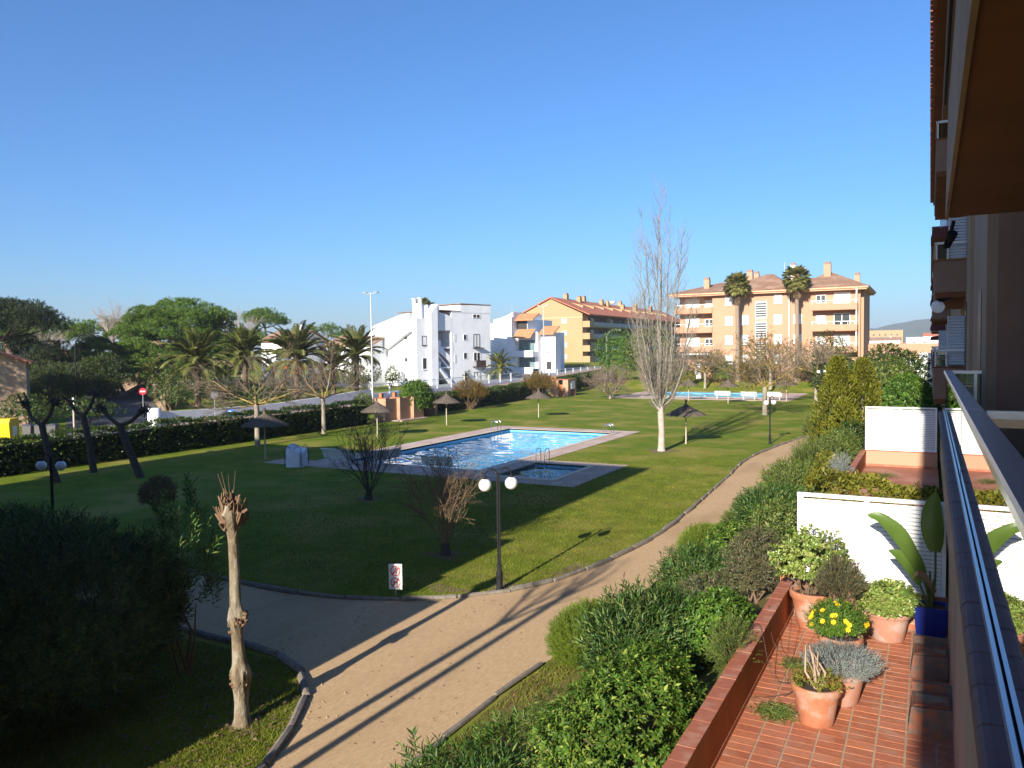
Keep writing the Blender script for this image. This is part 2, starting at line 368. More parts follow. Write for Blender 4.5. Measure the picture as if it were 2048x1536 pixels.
# ================================================================ TERRACES ON THE RIGHT
FLOORT = [mat('terrace_tile_%d' % i, c, c2, 14, .62, .0015, 60, col3=c3, sc3=5) for i, (c, c2, c3) in enumerate([
    ((.37, .130, .068), (.30, .100, .052), (.34, .15, .09)), ((.41, .150, .080), (.34, .118, .060), (.38, .15, .09)),
    ((.33, .112, .058), (.28, .09, .046), (.36, .17, .11)), ((.44, .17, .085), (.36, .13, .065), (.40, .17, .1))])]
GROUT = mat('terrace_grout', (.40, .29, .20), (.30, .21, .145), 8, .95)
tf = struct(B('terrace_floor', GROUT, None, (-2.0, 0.29, 3.0, 13.68, 1.35, 1.492)))
tb = MB(); tb.box(-.139, .139, -.074, .074, -.02, .012)
src = tb.build('tile', FLOORT[0], tf)
protos = []
for k in range(4):
    o = src if k == 0 else bpy.data.objects.new('tile', src.data.copy())
    if k: COL.objects.link(o); o.parent = tf; o.data.materials[0] = FLOORT[k]
    protos.append(o)
first = [True]*4
for j in range(37):
    for i in range(8):
        k = random.choice((0, 0, 1, 2, 0, 1, 3)); x = -1.85+.300*i; y = 7.62+.1625*j
        if x > .2: x = .20
        if first[k]: o = protos[k]; first[k] = False
        else: o = bpy.data.objects.new('tile', protos[k].data); COL.objects.link(o); o.parent = tf
        sx = .62 if i == 7 else 1
        o.location = (x if i < 7 else .2, y, 1.492+random.uniform(-.0015, .002)); o.scale = (sx, 1, 1); o.rotation_euler = (random.uniform(-.004, .004), random.uniform(-.004, .004), random.uniform(-.006, .006))
# garden-side planter wall with tile coping (near terrace)
def parapet(label, y0, y1, ztop, zf, x1=-2.0, tiles=True):
    t = thing('planter_wall', label, 'wall', (x1-.15, (y0+y1)/2, 0))
    B('wall_face', TERRAWALL, t, (x1-.16, x1, y0, y1, 0, ztop-.03))
    B('skirting', TERRA, t, (x1+.002, x1+.014, y0, y1, zf-.02, zf+.075))
    n = int((y1-y0)/.29); p = (y1-y0)/n
    s0 = None
    for i in range(n):
        y = y0+p*(i+.5)
        if s0 is None:
            b = MB(); b.box(-.02, .17, -p/2+.006, p/2-.006, 0, .028); s0 = b.build('coping_tile', FLOORT[2], t, world=False)
            L = LOC[t.name]; s0.location = (x1-.15-L[0], y-L[1], ztop-.03-L[2])
        else: shared('coping_tile', s0, t, (x1-.15, y, ztop-.03+random.uniform(-.002, .003)), (0, 0, random.uniform(-.01, .01)))
    return t
parapet('terracotta garden wall with tile coping along the near potted terrace', 5.0, 13.66, 2.09, 1.5)
parapet('terracotta garden wall with tile coping along the empty second terrace', 14.0, 32.0, 2.09, 1.5, -2.1)
tf2 = struct(B('terrace_floor', mat('terrace_tile_far', (.34, .135, .085), (.28, .105, .065), 3, .75, col3=(.40, .20, .14), sc3=.8), None, (-2.1, .29, 13.95, 32.0, 1.35, 1.5)))
# white louvred privacy screens standing on low walls
def screen(label, y, x0, x1, zb, zt, posts, slats=True, walltop=None, pitch=.064):
    t = thing('louvred_screen', label, 'privacy screen', ((x0+x1)/2, y, zb))
    B('top_rail', WHITE, t, (x0, x1, y-.03, y+.03, zt-.06, zt)); B('bottom_rail', WHITE, t, (x0, x1, y-.03, y+.03, zb, zb+.06))
    for px, wd in posts: B('post', WHITE, t, (px-wd/2, px+wd/2, y-.034, y+.034, zb+.002, zt-.002))
    edges = [p for p, _ in posts]
    for a, c in zip(edges, edges[1:]):
        b = MB(); L = (c-a)-.07; b.obox((0, 0, 0), (1, 0, 0), (0, math.cos(.75), math.sin(.75)), (0, -math.sin(.75), math.cos(.75)), L/2, .031, .004)
        s0 = None; z = zb+.085
        while z < zt-.07:
            if s0 is None:
                s0 = b.build('slat', WHITE, t, world=False); q = LOC[t.name]; s0.location = ((a+c)/2-q[0], 0, z-q[2])
            else: shared('slat', s0, t, ((a+c)/2, y, z), (random.uniform(-.03, .03), 0, 0))
            z += pitch
    return t
def lowwall(label, x0, x1, y, z0, z1, th=.14):
    t = thing('low_wall', label, 'wall', ((x0+x1)/2, y, z0))
    B('wall_face', PEACH, t, (x0, x1, y-th/2, y+th/2, z0, z1-.03)); B('wall_cap', TERRA, t, (x0-.01, x1, y-th/2-.02, y+th/2+.02, z1-.03, z1))
    B('skirting', TERRA, t, (x0+.02, x1, y-th/2-.012, y-th/2-.002, z0-.02, z0+.09)); return t
lowwall('low peach wall under the near white louvred screen behind the pots', -1.99, .27, 13.78, 1.49, 2.06)
screen('near white louvred screen behind the flower pots and big banana-like leaves', 13.78, -1.95, .25, 2.06, 3.55, [(-1.90, .09), (-.88, .07), (.22, .06)])
lowwall('low peach wall with terracotta cap at the far end of the second terrace', -2.12, .27, 32.07, 1.49, 2.1)
screen('far white louvred screen beyond the empty second terrace', 32.07, -2.12, .25, 2.1, 3.72, [(-2.08, .08), (-.95, .07), (.22, .06)])
# ================================================================ OUR APARTMENT BUILDING (right)
bld = thing('apartment_building', 'long beige apartment block with balconies rising at the right edge', 'building', (3.0, 40, 0))
FY = [(20.5, 27.5), (41, 48), (61.5, 68.5), (82, 89)]           # balcony stacks farther along
b = MB()
b.box(.27, 9, -14, 12.82, 0, 4.25)                              # ground floor below our balcony
b.box(2.3, 9, -14, 12.9, 4.25, 13.4)
b.box(.8, 9, 12.84, 100, 0, 13.4)
wallo = b.build('wall', BEIGE, bld)
# pilaster strips and narrow recessed openings on the facade beyond our balcony
B('pilaster', BEIGE, bld, (.70, .802, 18.6, 22.2, 3.0, 13.3)); B('pilaster', BEIGE, bld, (.70, .802, 13.0, 16.7, 3.0, 13.3))
for y0, y1, z0, z1 in ((19.9, 20.8, 4.6, 6.95), (17.0, 18.5, 4.5, 5.95), (14.15, 15.1, 4.3, 6.85)):
    wn = B('window', DARK, bld, (.69, .704, y0, y1, z0, z1)) if not (16.7 < y0 < 18.6) else B('window', DARK, bld, (.79, .797, y0, y1, z0, z1))
    B('sill', TERRA, wn, (.64, .78, y0-.05, y1+.05, z0-.05, z0))
B('window', mat('shaded_opening', (.10, .085, .07), (.08, .07, .06), 2, .8), bld, (.79, .7965, 16.95, 18.4, 6.45, 9.0))
B('end_wall', BROWNW, bld, (.81, 9, 12.70, 12.83, 4.3, 13.2))
# near balcony
nb = thing('balcony', 'near balcony with brown ledge tiles, glass panels and metal handrail', 'balcony', (.6, 4, 4.2))
B('slab', BEIGE, nb, (.17, 2.3, -6, 13.95, 4.2, 4.42)); B('parapet', BEIGE, nb, (.155, .40, -6, 13.95, 4.24, 4.915))
B('drip_edge', SOFFIT, nb, (.137, .158, -6, 13.95, 4.885, 4.925))
LEDGE = mat('ledge_tile_glazed', (.135, .075, .078), (.10, .055, .06), 12, .6, .001, 60, spec=.12, col3=(.12, .075, .075), sc3=3)
s0 = None; L = LOC[nb.name]
for i in range(64):
    y = 13.8-.287*i
    if s0 is None:
        m_ = MB(); m_.prism([(-.165, -.02), (-.16, .012), (-.148, .024), (-.13, .028), (-.045, .028), (-.045, -.0), (-.13, -.0), (-.135, -.02)], 'y', -.139, .139)
        s0 = m_.build('ledge_tile', LEDGE, nb, world=False); s0.location = (.285-L[0], y-L[1], 4.932-L[2])
    else: shared('ledge_tile', s0, nb, (.285, y, 4.932+random.uniform(-.0015, .0015)), (0, random.uniform(-.006, .006), random.uniform(-.006, .006)))
for x in (.188, .222): B('glass_track', ALU, nb, (x, x+.014, -6, 13.9, 4.96, 5.0))
B('track_gasket', mat('rubber', (.03, .035, .035), (.05, .055, .055), 30, .7), nb, (.204, .220, -6, 13.9, 4.962, 4.985))
BGL = glassmat('balcony_glass', (.55, .66, .64), 0.0, 1.5, 1.52, boost=3.2)
for y0, y1 in ((-6, 1.2), (1.21, 6.575), (6.60, 13.85)): B('glass_panel', BGL, nb, (.207, .217, y0, y1, 4.975, 5.555))
B('glass_joint', mat('joint_black', (.015, .02, .02), (.02, .02, .02), 5, .5), nb, (.2055, .2185, 6.577, 6.598, 4.98, 5.555))
for y0, y1 in ((-6, 5.585), (5.60, 13.98)):
    MB().prism([(.196, 5.545), (.192, 5.585), (.199, 5.6), (.292, 5.6), (.299, 5.59), (.299, 5.545)], 'y', y0, y1).build('handrail', ALU, nb)
for y in (5.53, 13.93):
    B('cross_rail', ALU, nb, (.305, 2.3, y-.035, y+.035, 5.55, 5.598)); B('cross_rail', ALU, nb, (.305, 2.3, y-.025, y+.025, 4.99, 5.03))
    for x in (.62, 1.25, 1.9): B('baluster', ALU, nb, (x-.02, x+.02, y-.018, y+.018, 5.03, 5.55))
    B('glass_panel', BGL, nb, (.31, 2.3, y-.004, y+.004, 5.03, 5.55))
B('side_parapet', BROWNW, nb, (.41, 2.3, 13.75, 13.90, 4.42, 4.95))
B('floor', TERRA, nb, (.41, 2.3, -6, 13.7, 4.42, 4.44))
# balcony above ours
ub = thing('upper_balcony', 'brown underside and beige face of the balcony directly overhead', 'balcony', (.6, 2, 7.2))
MB().prism([(.12, 7.24), (.12, 7.28), (.135, 8.4), (2.3, 8.4), (2.3, 7.3), (.145, 7.3), (.145, 7.24)], 'y', -14, 8.95).build('parapet', BEIGE, ub)
B('soffit', SOFFIT, ub, (.147, 2.28, -13.9, 8.93, 7.262, 7.296))
MB().tube([(.105, -14, 8.38), (.105, 8.95, 8.38)], .012, 6).build('cable', METALDK, ub)
B('upper_slab', BEIGE, bld, (.15, 2.3, -14, 8.9, 10.0, 11.2))
# eaves of the roof over everything
b = MB(); b.box(.06, 9, 8, 47.5, 13.4, 13.52); b.box(.12, 9, -14, 8, 13.4, 13.52); b.box(.02, 9, 60, 101, 12.9, 13.02); b.box(.02, 9, 47.6, 60, 12.2, 12.3); b.build('eave_slab', SOFFIT, bld)
B('eave_beam', BROWNW, bld, (.26, .5, 8, 47.4, 12.9, 13.398))
rf = MB(); rf.poly([(.08, -14, 13.56), (.08, 8, 13.56), (5, 8, 15.2), (5, -14, 15.2)]); rf.poly([(-.02, 8, 13.56), (-.02, 47.6, 13.56), (5, 47.6, 15.2), (5, 8, 15.2)]); rf.poly([(-.02, 60, 13.06), (-.02, 101, 13.06), (5, 101, 14.7), (5, 60, 14.7)])
rfo = rf.build('roof', ROOFR, bld)
s0 = None
for i in range(120):
    y = 8+.33*i
    if s0 is None:
        m_ = MB(); m_.prism([(-.14, 0), (-.07, .07), (.07, .07), (.14, 0)], 'x', -.09, .4); s0 = m_.build('roof_tile', ROOFR, rfo, world=False)
        L = LOC[bld.name]; s0.location = (.02-L[0], y-L[1], 13.54-L[2])
    else: shared('roof_tile', s0, rfo, (.02, y, 13.54+random.uniform(-.01, .01)), (0, -.1, 0))
# stacked balconies farther along the same facade
for si, (y0, y1) in enumerate(FY):
    for fi, zb in enumerate((4.75, 7.2, 9.9)):
        if si == 0 and fi == 2: zb = 9.95
        zt = zb+.72
        pb = B('balcony_parapet', BROWNW if fi else BROWNW, bld, (.07, .81, y0, y1, zb, zt))
        B('coping', SOFFIT, pb, (.05, .81, y0-.02, y1+.02, zt, zt+.03))
        B('soffit', SOFFIT, pb, (.09, .8, y0+.02, y1-.02, zb-.12, zb-.001))
        if si < 3:
            B('rail', SHUTTER, pb, (.09, .8, y0+.02, y0+.06, zt+.38, zt+.43)); B('rail', SHUTTER, pb, (.07, .11, y0+.02, y1, zt+.38, zt+.43))
            for x in (.11, .33): B('rail_post', SHUTTER, pb, (x-.015, x+.015, y0+.025, y0+.055, zt+.03, zt+.38))
            B('glass_panel', BGL, pb, (.1, .33, y0+.036, y0+.042, zt+.05, zt+.37))
            if si < 2:
                fr = B('louvre_frame', SHUTTER, pb, (.345, .365, y0+.14, y0+.18, zt+.03, zt+1.2), (.765, .785, y0+.14, y0+.18, zt+.03, zt+1.2))
                m_ = MB()
                for k in range(17): m_.obox((.565, y0+.16, zt+.1+k*.066), (1, 0, 0), (0, .7, .7), (0, -.7, .7), .2, .035, .004)
                m_.build('louvre_slats', mat('louvre_blue_white', (.55, .60, .66), (.50, .55, .62), 3, .6), pb)
# awning boxes and red tiled lips on the edge
for y, z in ((30, 9.6), (34, 7.6), (38.5, 8.5), (50, 8.4), (54, 6.9), (58, 7.6), (70, 7.3), (75, 6.4)):
    MB().prism([(-.02, z), (.05, z+.28), (.8, z+.42), (.8, z)], 'y', y, y+2.6).build('tiled_lip', mat('maroon_tile', (.13, .035, .035), (.10, .03, .03), 4, .7), bld)
aw = thing('awning_roll', 'rolled white awning hung under the neighbouring second floor balcony', 'awning', (.2, 20.6, 6.9))
MB().tube([(.16, 20.3, 6.86), (.16, 21.5, 6.92), (.16, 22.6, 6.98)], [.13, .16, .13], 10).build('cloth_roll', WHITE, aw, smooth=True); MB().tube([(.16, 20.2, 6.98), (.4, 20.2, 7.06)], .02).build('bracket', METALDK, aw)
sl_ = thing('wall_light', 'small dark spotlight fixed below the eaves near the top right', 'lamp', (.17, 9.2, 7.22))
MB().tube([(.2, 9.2, 7.26), (.17, 9.2, 7.12)], .02).tube([(.19, 9.15, 7.13), (.14, 9.3, 7.02)], [.05, .035], 8).tube([(.14, 9.2, 7.1), (.115, 9.2, 6.98)], .012).build('spot_head', METALDK, sl_)
# wing of the same block south of the garden (its shadow lies over the lawn)
wg = thing('apartment_wing', 'peach apartment wing beside the garden outside the left edge of view', 'building', (-23, -2, 0))
B('wall', PEACH, wg, (-37.8, -12.2, -9, 4.2, 0, 13.2), *[(-12.21, -11.4+dx, -9, 4.15-.01*k, 0, z) for k, (dx, z) in enumerate(((1.55, 2.6), (1.25, 4.7), (.12, 7.2)))]); b = MB(); b.box(-38.4, -11.85, -9.5, 4.8, 13.2, 13.5); b.build('eave_slab', SOFFIT, wg)  # stepped lower storeys added to shape the shadow edge on the lawn
MB().prism([(-9.7, 13.5), (4.9, 13.5), (-2.4, 15.5)], 'x', -38.4, -11.85).build('roof', ROOFT, wg)
for k in range(7):
    for z in (1.0, 3.8, 6.6, 9.4):
        wn = B('window', WINGLASS, wg, (-35+3.2*k, -33.4+3.2*k, 4.201, 4.215, z, z+1.5)); B('sill', WHITE, wn, (-35.1+3.2*k, -33.3+3.2*k, 4.203, 4.3, z-.07, z-.002))
# ================================================================ FAR BUILDINGS
def win(t, plane, c, a0, a1, z0, z1, m=SHUTTER, frame=None, out=-1, sill=True, mull=0, d=.05):
    """window on plane 'y' (facing out*y) or 'x'; a = range along the wall. Recess panel + frame + sill"""
    f = .07
    def bx(u0, u1, w0, w1, d0, d1):
        lo, hi = sorted((c+out*d0, c+out*d1))
        return (u0, u1, lo, hi, w0, w1) if plane == 'y' else (lo, hi, u0, u1, w0, w1)
    p = B('window', m, t, bx(a0, a1, z0, z1, .004, .012))
    fm = frame or WHITE; q = [bx(a0-f, a0, z0-f, z1+f, .002, d), bx(a1, a1+f, z0-f, z1+f, .002, d), bx(a0, a1, z1, z1+f, .002, d), bx(a0, a1, z0-f, z0, .002, d)]
    for k in range(mull): u = a0+(a1-a0)*(k+1)/(mull+1); q.append(bx(u-.035, u+.035, z0, z1, .013, d))
    B('frame', fm, p, *q)
    if sill: B('sill', fm, p, bx(a0-.12, a1+.12, z0-f-.06, z0-f-.002, .002, .14))
    return p
# ---- peach four storey block behind the far pool
G0 = 1.3
pb = thing('peach_apartment_block', 'peach four storey apartment block with hipped brown roof behind the two tall palms', 'building', (-21, 115, G0))
B('wall', PEACH, pb, (-28.2, -17.42, 115, 129, G0-1, 13.55)); B('left_wall', PEACH, pb, (-33.5, -28.22, 116.6, 129, G0-1, 13.55)); B('right_wall', PEACH, pb, (-17.4, -8.35, 115.35, 129, G0-1, 13.55))
B('right_wall', PEACH, pb, (-8.34, -8.0, 116.4, 128, G0-1, 13.5))
EAV = mat('eave_peach', (.62, .36, .23), (.57, .32, .20), 1, .9)
B('eave', EAV, pb, (-34.3, -7.5, 114.1, 129.8, 13.552, 13.75)); B('eave', EAV, pb, (-34.5, -7.3, 113.9, 130, 13.752, 14.0))
rf = MB()
def hip(x0, x1, y0, y1, z0, rx0, rx1, ry, rz):
    a, b_, c, d, e, f = (x0, y0, z0), (x1, y0, z0), (x1, y1, z0), (x0, y1, z0), (rx0, ry, rz), (rx1, ry, rz)
    rf.poly([a, b_, f, e]); rf.poly([c, d, e, f]); rf.poly([b_, c, f]); rf.poly([d, a, e])
hip(-34.6, -7.2, 113.8, 130.1, 14.0, -28.5, -13.0, 122, 16.0); hip(-27.8, -17.0, 113.75, 128, 14.02, -21.5, -20.5, 120.4, 16.75); hip(-17.2, -7.25, 113.85, 128, 14.01, -13.2, -12.4, 120.4, 16.5)
rfo = rf.build('roof', ROOFT, pb)
for x, y, z, h, wd in ((-29.6, 117.6, 15.0, 1.5, .8), (-24.0, 121, 15.9, 1.7, .85), (-23.2, 122, 15.9, 1.5, .7), (-17.0, 118, 15.3, 2.0, .8), (-17.6, 119.5, 15.6, 2.5, .7), (-12.9, 119, 16.0, 1.9, .9), (-8.9, 117, 14.6, 1.4, .7)):
    ch = B('chimney', WHITE if wd == .7 and h > 2 else PEACH, pb, (x-wd/2, x+wd/2, y-wd/2, y+wd/2, z-1.2, z+h-.35)); B('chimney_cap', BROWNW, ch, (x-wd/2+.06, x+wd/2-.06, y-wd/2+.06, y+wd/2-.06, z+h-.35, z+h))
MB().lathe((0, 0, 0), [(.02, .12), (.35, .2), (.6, .4), (.72, .62), (.6, .42), (.35, .23), (.02, .15)], 14).build('satellite_dish', WHITE, pb, world=False).location = (-16.1+21, 2.5, 15.2)
for z0, z1 in ((12.15, 13.25), (9.3, 10.4), (6.5, 7.6), (3.7, 4.8)):
    win(pb, 'y', 115, -26.25, -25.35, z0, z1)
for z0, z1 in ((12.15, 13.3), (9.3, 10.45), (6.5, 7.65), (3.7, 4.85)): win(pb, 'y', 115, -19.42, -18.5, z0, z1)
for z0 in (9.3, 6.5, 3.7): win(pb, 'y', 115.35, -16.85, -15.9, z0, z0+1.15); win(pb, 'y', 115, -23.95, -23.1, z0, z0+1.15)
for z0, z1 in ((10.05, 12.4), (7.2, 9.6), (4.3, 6.7)):
    p = win(pb, 'y', 115, -22.0, -20.55, z0, z1, WINGLASS, sill=False)
    B('louvre', WHITE, p, *[(-21.98, -20.57, 114.9, 114.98, z, z+.09) for z in np.arange(z0+.15, z1-.05, .34)])
for fl, zf in enumerate((11.05, 8.2, 5.3)):
    bp = B('balcony', PEACH, pb, (-33.9, -28.24, 114.9, 116.6, zf, zf+.85)); B('rail', WHITE, bp, (-33.9, -28.3, 114.95, 115.0, zf+1.25, zf+1.32), (-33.9, -33.85, 114.95, 116.5, zf+1.25, zf+1.32), *[(x, x+.05, 114.955, 114.995, zf+.85, zf+1.25) for x in np.arange(-33.8, -28.4, .9)])
    B('soffit', TERRAWALL, bp, (-33.8, -28.26, 115, 116.59, zf-.06, zf-.002))
    win(pb, 'y', 116.6, -32.5, -30.6, zf+.35, zf+2.15, SHUTTER if fl < 2 else SHUTTER, mull=1, sill=False); win(pb, 'y', 116.6, -29.6, -28.5, zf+1.05, zf+1.95, WINGLASS if fl else SHUTTER, mull=1, sill=False)
    zr = zf-.15
    bp = B('balcony', PEACH, pb, (-14.4, -8.6, 113.7, 115.34, zr, zr+.85)); B('rail', WHITE, bp, (-14.4, -8.6, 113.75, 113.8, zr+1.25, zr+1.32), *[(x, x+.05, 113.755, 113.795, zr+.85, zr+1.25) for x in np.arange(-14.3, -8.6, .9)])
    B('soffit', TERRAWALL, bp, (-14.35, -8.65, 113.8, 115.33, zr-.06, zr-.002)); B('column', WHITE, bp, (-8.8, -8.65, 113.8, 113.95, zr+.85, zr+2.8))
    win(pb, 'y', 115.35, -13.9, -12.8, zr+1.15, zr+2.1, WINGLASS if fl == 0 else SHUTTER, mull=1, sill=False); win(pb, 'y', 115.35, -11.6, -9.7, zr+.2, zr+2.35, WINGLASS if fl == 1 else SHUTTER, mull=1, sill=False)
B('awning', WHITE, pb, (-33.3, -28.5, 114.8, 115.5, 4.95, 5.15))
B('ground_window', WINGLASS, pb, (-26.3, -24.8, 114.98, 114.996, 2.4, 4.0)); B('door', WHITE, pb, (-31.2, -30.3, 116.4, 116.58, 1.3, 3.6))
B('downpipe', GREYMET, pb, (-17.52, -17.40, 115.02-.1, 114.99, 2, 13.4))
# peach boundary wall to the right of the block, with white low wall and planting in front
bw = thing('boundary_wall', 'tall plain peach boundary wall at the far right beyond the shrubs', 'wall', (-4, 126, 0))
B('wall_face', PEACH, bw, (-8.6, -4.72, 126, 126.4, 0, 6.25)); B('wall_face', PEACH, bw, (-4.66, 3, 126, 126.4, 0, 6.22)); B('joint', BROWNW, bw, (-4.74, -4.64, 126.1, 126.3, 0, 6.2)); B('coping', TERRA, bw, (-8.7, 3, 125.9, 126.5, 6.26, 6.36))
ww = thing('white_wall_block', 'small white stepped wall under the peach boundary wall by the balconies', 'wall', (-1, 100, 0))
B('wall_face', WHITEWALL, ww, (-2.9, 1, 100, 100.3, 0, 4.3)); B('wall_step', WHITEWALL, ww, (-1.1, 1, 100.4, 100.8, 0, 5.1))
# ---- white stepped apartment building
wb = thing('white_stepped_building', 'white angular apartment building with outside stairs and slanting parapets', 'building', (-70, 105, .8))
WIND = mat('dark_window', (.05, .045, .04), (.03, .03, .03), 1, .3, spec=.6)
WOODD = mat('dark_wood', (.055, .03, .022), (.04, .022, .016), 6, .7)
b = MB()
b.prism([(-78.0, -.5), (-78.0, 6.0), (-76.2, 9.9), (-67.7, 10.9), (-67.7, -.5)], 'y', 96.2, 101.4)
b.prism([(-78.0, -.5), (-78.0, 6.0), (-76.2, 9.9), (-67.7, 12.2), (-67.7, -.5)], 'y', 106.2, 118.2)
b.box(-78.0, -70.6, 101.38, 106.22, -.5, 10.5)
b.build('wall', WHITEWALL, wb)
MB().prism([(-78.3, 5.65), (-78.3, 7.2), (-76.1, 10.0), (-70.3, 11.45), (-68.4, 11.7), (-68.4, 8.95), (-74.8, 5.65)], 'y', 95.1, 96.22).build('slanting_parapet', WHITEWALL, wb)
MB().prism([(-78.4, -.5), (-78.5, 2.5), (-77.8, 4.6), (-76.6, 5.2), (-76.6, 2.2), (-77.2, .8), (-77.2, -.5)], 'y', 95.3, 96.2).build('buttress', WHITEWALL, wb)
MB().prism([(99.6, -.5), (99.6, 11.7), (101.5, 13.1), (101.5, -.5)], 'x', -68.4, -67.2).build('stair_tower', WHITEWALL, wb)
MB().prism([(101.5, 13.1), (101.5, 9.15), (106.2, 9.15), (106.2, 11.2), (104.8, 11.6), (102.6, 11.9), (102.6, 13.1)], 'x', -70.6, -67.68).build('stair_head', WHITEWALL, wb)
MB().prism([(106.2, 12.0), (108.8, 12.2), (108.8, 13.2), (118.4, 13.35), (118.4, 12.0)], 'x', -77, -67.66).build('roof_parapet', WHITEWALL, wb)
B('roof_edge', ROOFT, wb, (-77, -67.6, 108.9, 118.4, 13.36, 13.46)); B('roof_edge', ROOFT, wb, (-77, -67.6, 102.7, 108.7, 12.22, 12.32))
for x, h in ((-69.6, 13.9), (-68.9, 13.1), (-68.4, 13.95)):
    ch = B('chimney', WHITEWALL, wb, (x-.22, x+.22, 98, 98.5, 10.5, h)); B('chimney_cap', WHITE, ch, (x-.3, x+.3, 97.9, 98.6, h, h+.12))
for z0, z1 in ((7.75, 8.35), (4.4, 4.98), (1.3, 1.9)): win(wb, 'y', 96.2, -70.15, -69.6, z0, z1, WIND, WHITEWALL)
win(wb, 'x', -67.7, 97.75, 98.9, 6.9, 8.2, SHUTTER, WIND, out=1); win(wb, 'x', -67.7, 97.8, 98.9, 3.3, 4.9, WIND, WHITEWALL, out=1)
# open stairwell
st = B('stair_landing', WHITEWALL, wb, (-70.5, -67.75, 101.5, 106.2, 6.35, 6.6), (-70.5, -67.75, 101.5, 106.2, 3.3, 3.5))
B('stair_wall', WHITEWALL, wb, (-70.55, -70.5, 101.5, 106.2, -.3, 9.1))
MB().prism([(101.5, 7.6), (103.0, 7.6), (103.0, 6.6), (106.0, 5.0), (106.0, 4.0), (101.5, 6.3)], 'x', -67.9, -67.7).build('stair_balustrade', WHITEWALL, wb)
MB().prism([(101.5, 4.4), (102.9, 4.4), (102.9, 3.6), (105.0, 2.2), (105.0, 1.2), (101.5, 3.1)], 'x', -67.9, -67.7).build('stair_balustrade', WHITEWALL, wb)
MB().prism([(101.6, 6.3), (105.8, 3.4), (105.8, 3.0), (101.6, 5.9)], 'x', -69.9, -68.0).build('stair_flight', WHITEWALL, wb)
MB().prism([(102.0, 3.3), (106.2, .6), (106.2, .2), (102.0, 2.9)], 'x', -69.2, -67.2).build('stair_flight', WHITEWALL, wb)
B('door', WOODD, wb, (-70.5, -70.46, 103.2, 104.4, 6.6, 8.4)); B('pillar', WHITEWALL, wb, (-68.2, -67.68, 106.0, 106.5, 0, 9.2))
for a0, a1, z0, z1, m_ in ((109.7, 110.7, 7.7, 8.5, WIND), (109.7, 110.7, 4.7, 5.6, WIND), (106.9, 107.2, 7.5, 8.6, WIND), (106.9, 107.2, 4.2, 5.3, WIND), (109.8, 110.8, 1.1, 2.4, WIND), (112.7, 114.9, 11.25, 11.75, WIND), (112.8, 114.6, 6.6, 8.55, SHUTTER), (112.8, 114.8, 4.35, 5.6, WIND), (112.8, 114.8, .9, 2.45, SHUTTER)):
    win(wb, 'x', -67.7, a0, a1, z0, z1, m_, WIND if m_ is SHUTTER else WHITEWALL, out=1, sill=False, mull=1 if a1-a0 > 1.5 else 0)
bk = B('wooden_balcony', WOODD, wb, (-67.68, -66.9, 112.4, 115.5, 3.3, 3.42)); B('balusters', WOODD, bk, *[(-66.95, -66.9, y, y+.09, 3.42, 4.3) for y in np.arange(112.45, 115.45, .17)]); B('top_rail', WOODD, bk, (-66.98, -66.88, 112.4, 115.5, 4.3, 4.38))
B('lintel_shelf', WOODD, wb, (-67.68, -67.2, 112.4, 115.6, 6.38, 6.45))
MB().lathe((0, 0, 0), [(.02, .1), (.3, .18), (.5, .4), (.3, .2), (.02, .13)], 12).build('satellite_dish', WHITE, wb, world=False).location = (-3.4, -7.5, 9.6)
_a = -.24; wb.scale = (1.1, .73, 1); _dx, _dy = (-70+67.7)*1.1, (105-96.2)*.73; wb.rotation_euler = (0, 0, _a)   # block turned and rescaled so its garden side catches sunlight
wb.location = (-67.7+_dx*math.cos(_a)-_dy*math.sin(_a), 96.2+_dx*math.sin(_a)+_dy*math.cos(_a), .8)
# ---- second white building with tiled canopies
w2 = thing('white_terrace_building', 'smaller white building with orange tiled canopies, glazed balconies and arches', 'building', (-65, 126, 1))
b = MB(); b.prism([(-71, 0), (-71, 11.6), (-69, 11.9), (-66.6, 12.6), (-66.2, 12.9), (-65.9, 12.9), (-65.9, 0)], 'y', 126, 138); b.box(-65.9, -60.0, 126.5, 138, 0, 9.2); b.box(-66, -63.2, 127.5, 138, 9.2, 11.6); b.build('wall', WHITEWALL, w2)
MB().prism([(-66.8, 0), (-66.8, 8), (-66.2, 12), (-65.6, 12), (-65.6, 8.5), (-64.7, 6.8), (-64.7, 0)], 'y', 124.9, 126.4).build('buttress', WHITEWALL, w2)
TILEO = mat('roof_tile_orange', (.46, .23, .11), (.38, .18, .085), 2, .9, .02, 5)
MB().prism([(124.3, 8.25), (126.5, 9.75), (126.5, 9.6), (124.3, 8.1)], 'x', -65.0, -60.5).build('tiled_canopy', TILEO, w2); MB().prism([(127, 8.9), (129.6, 10.3), (129.6, 10.1), (127, 8.7)], 'x', -60.3, -56.4).build('tiled_canopy', TILEO, w2); MB().prism([(126.2, 11.5), (129, 12.7), (129, 12.5), (126.2, 11.3)], 'x', -66.0, -61.0).build('tiled_canopy', TILEO, w2)
MB().prism([(-77.5, 0), (-77.5, 10.6), (-74.5, 11.2), (-72.5, 10.4), (-70.98, 10.4), (-70.98, 0)], 'y', 127.2, 137).build('link_wall', WHITEWALL, w2); win(w2, 'y', 127.2, -74.6, -73.7, 6.4, 7.6, WIND, WHITE); B('annex_wall', WHITEWALL, w2, (-60.0, -56.6, 128, 130.2, 0, 8.8)); win(w2, 'y', 128, -58.8, -57.6, 5.6, 6.9, SHUTTER, WIND); win(w2, 'y', 128, -58.8, -57.6, 2.4, 3.8, WIND, WHITE); B('roof_void', WIND, w2, (-65.8, -63.3, 127.4, 127.49, 9.8, 11.3))
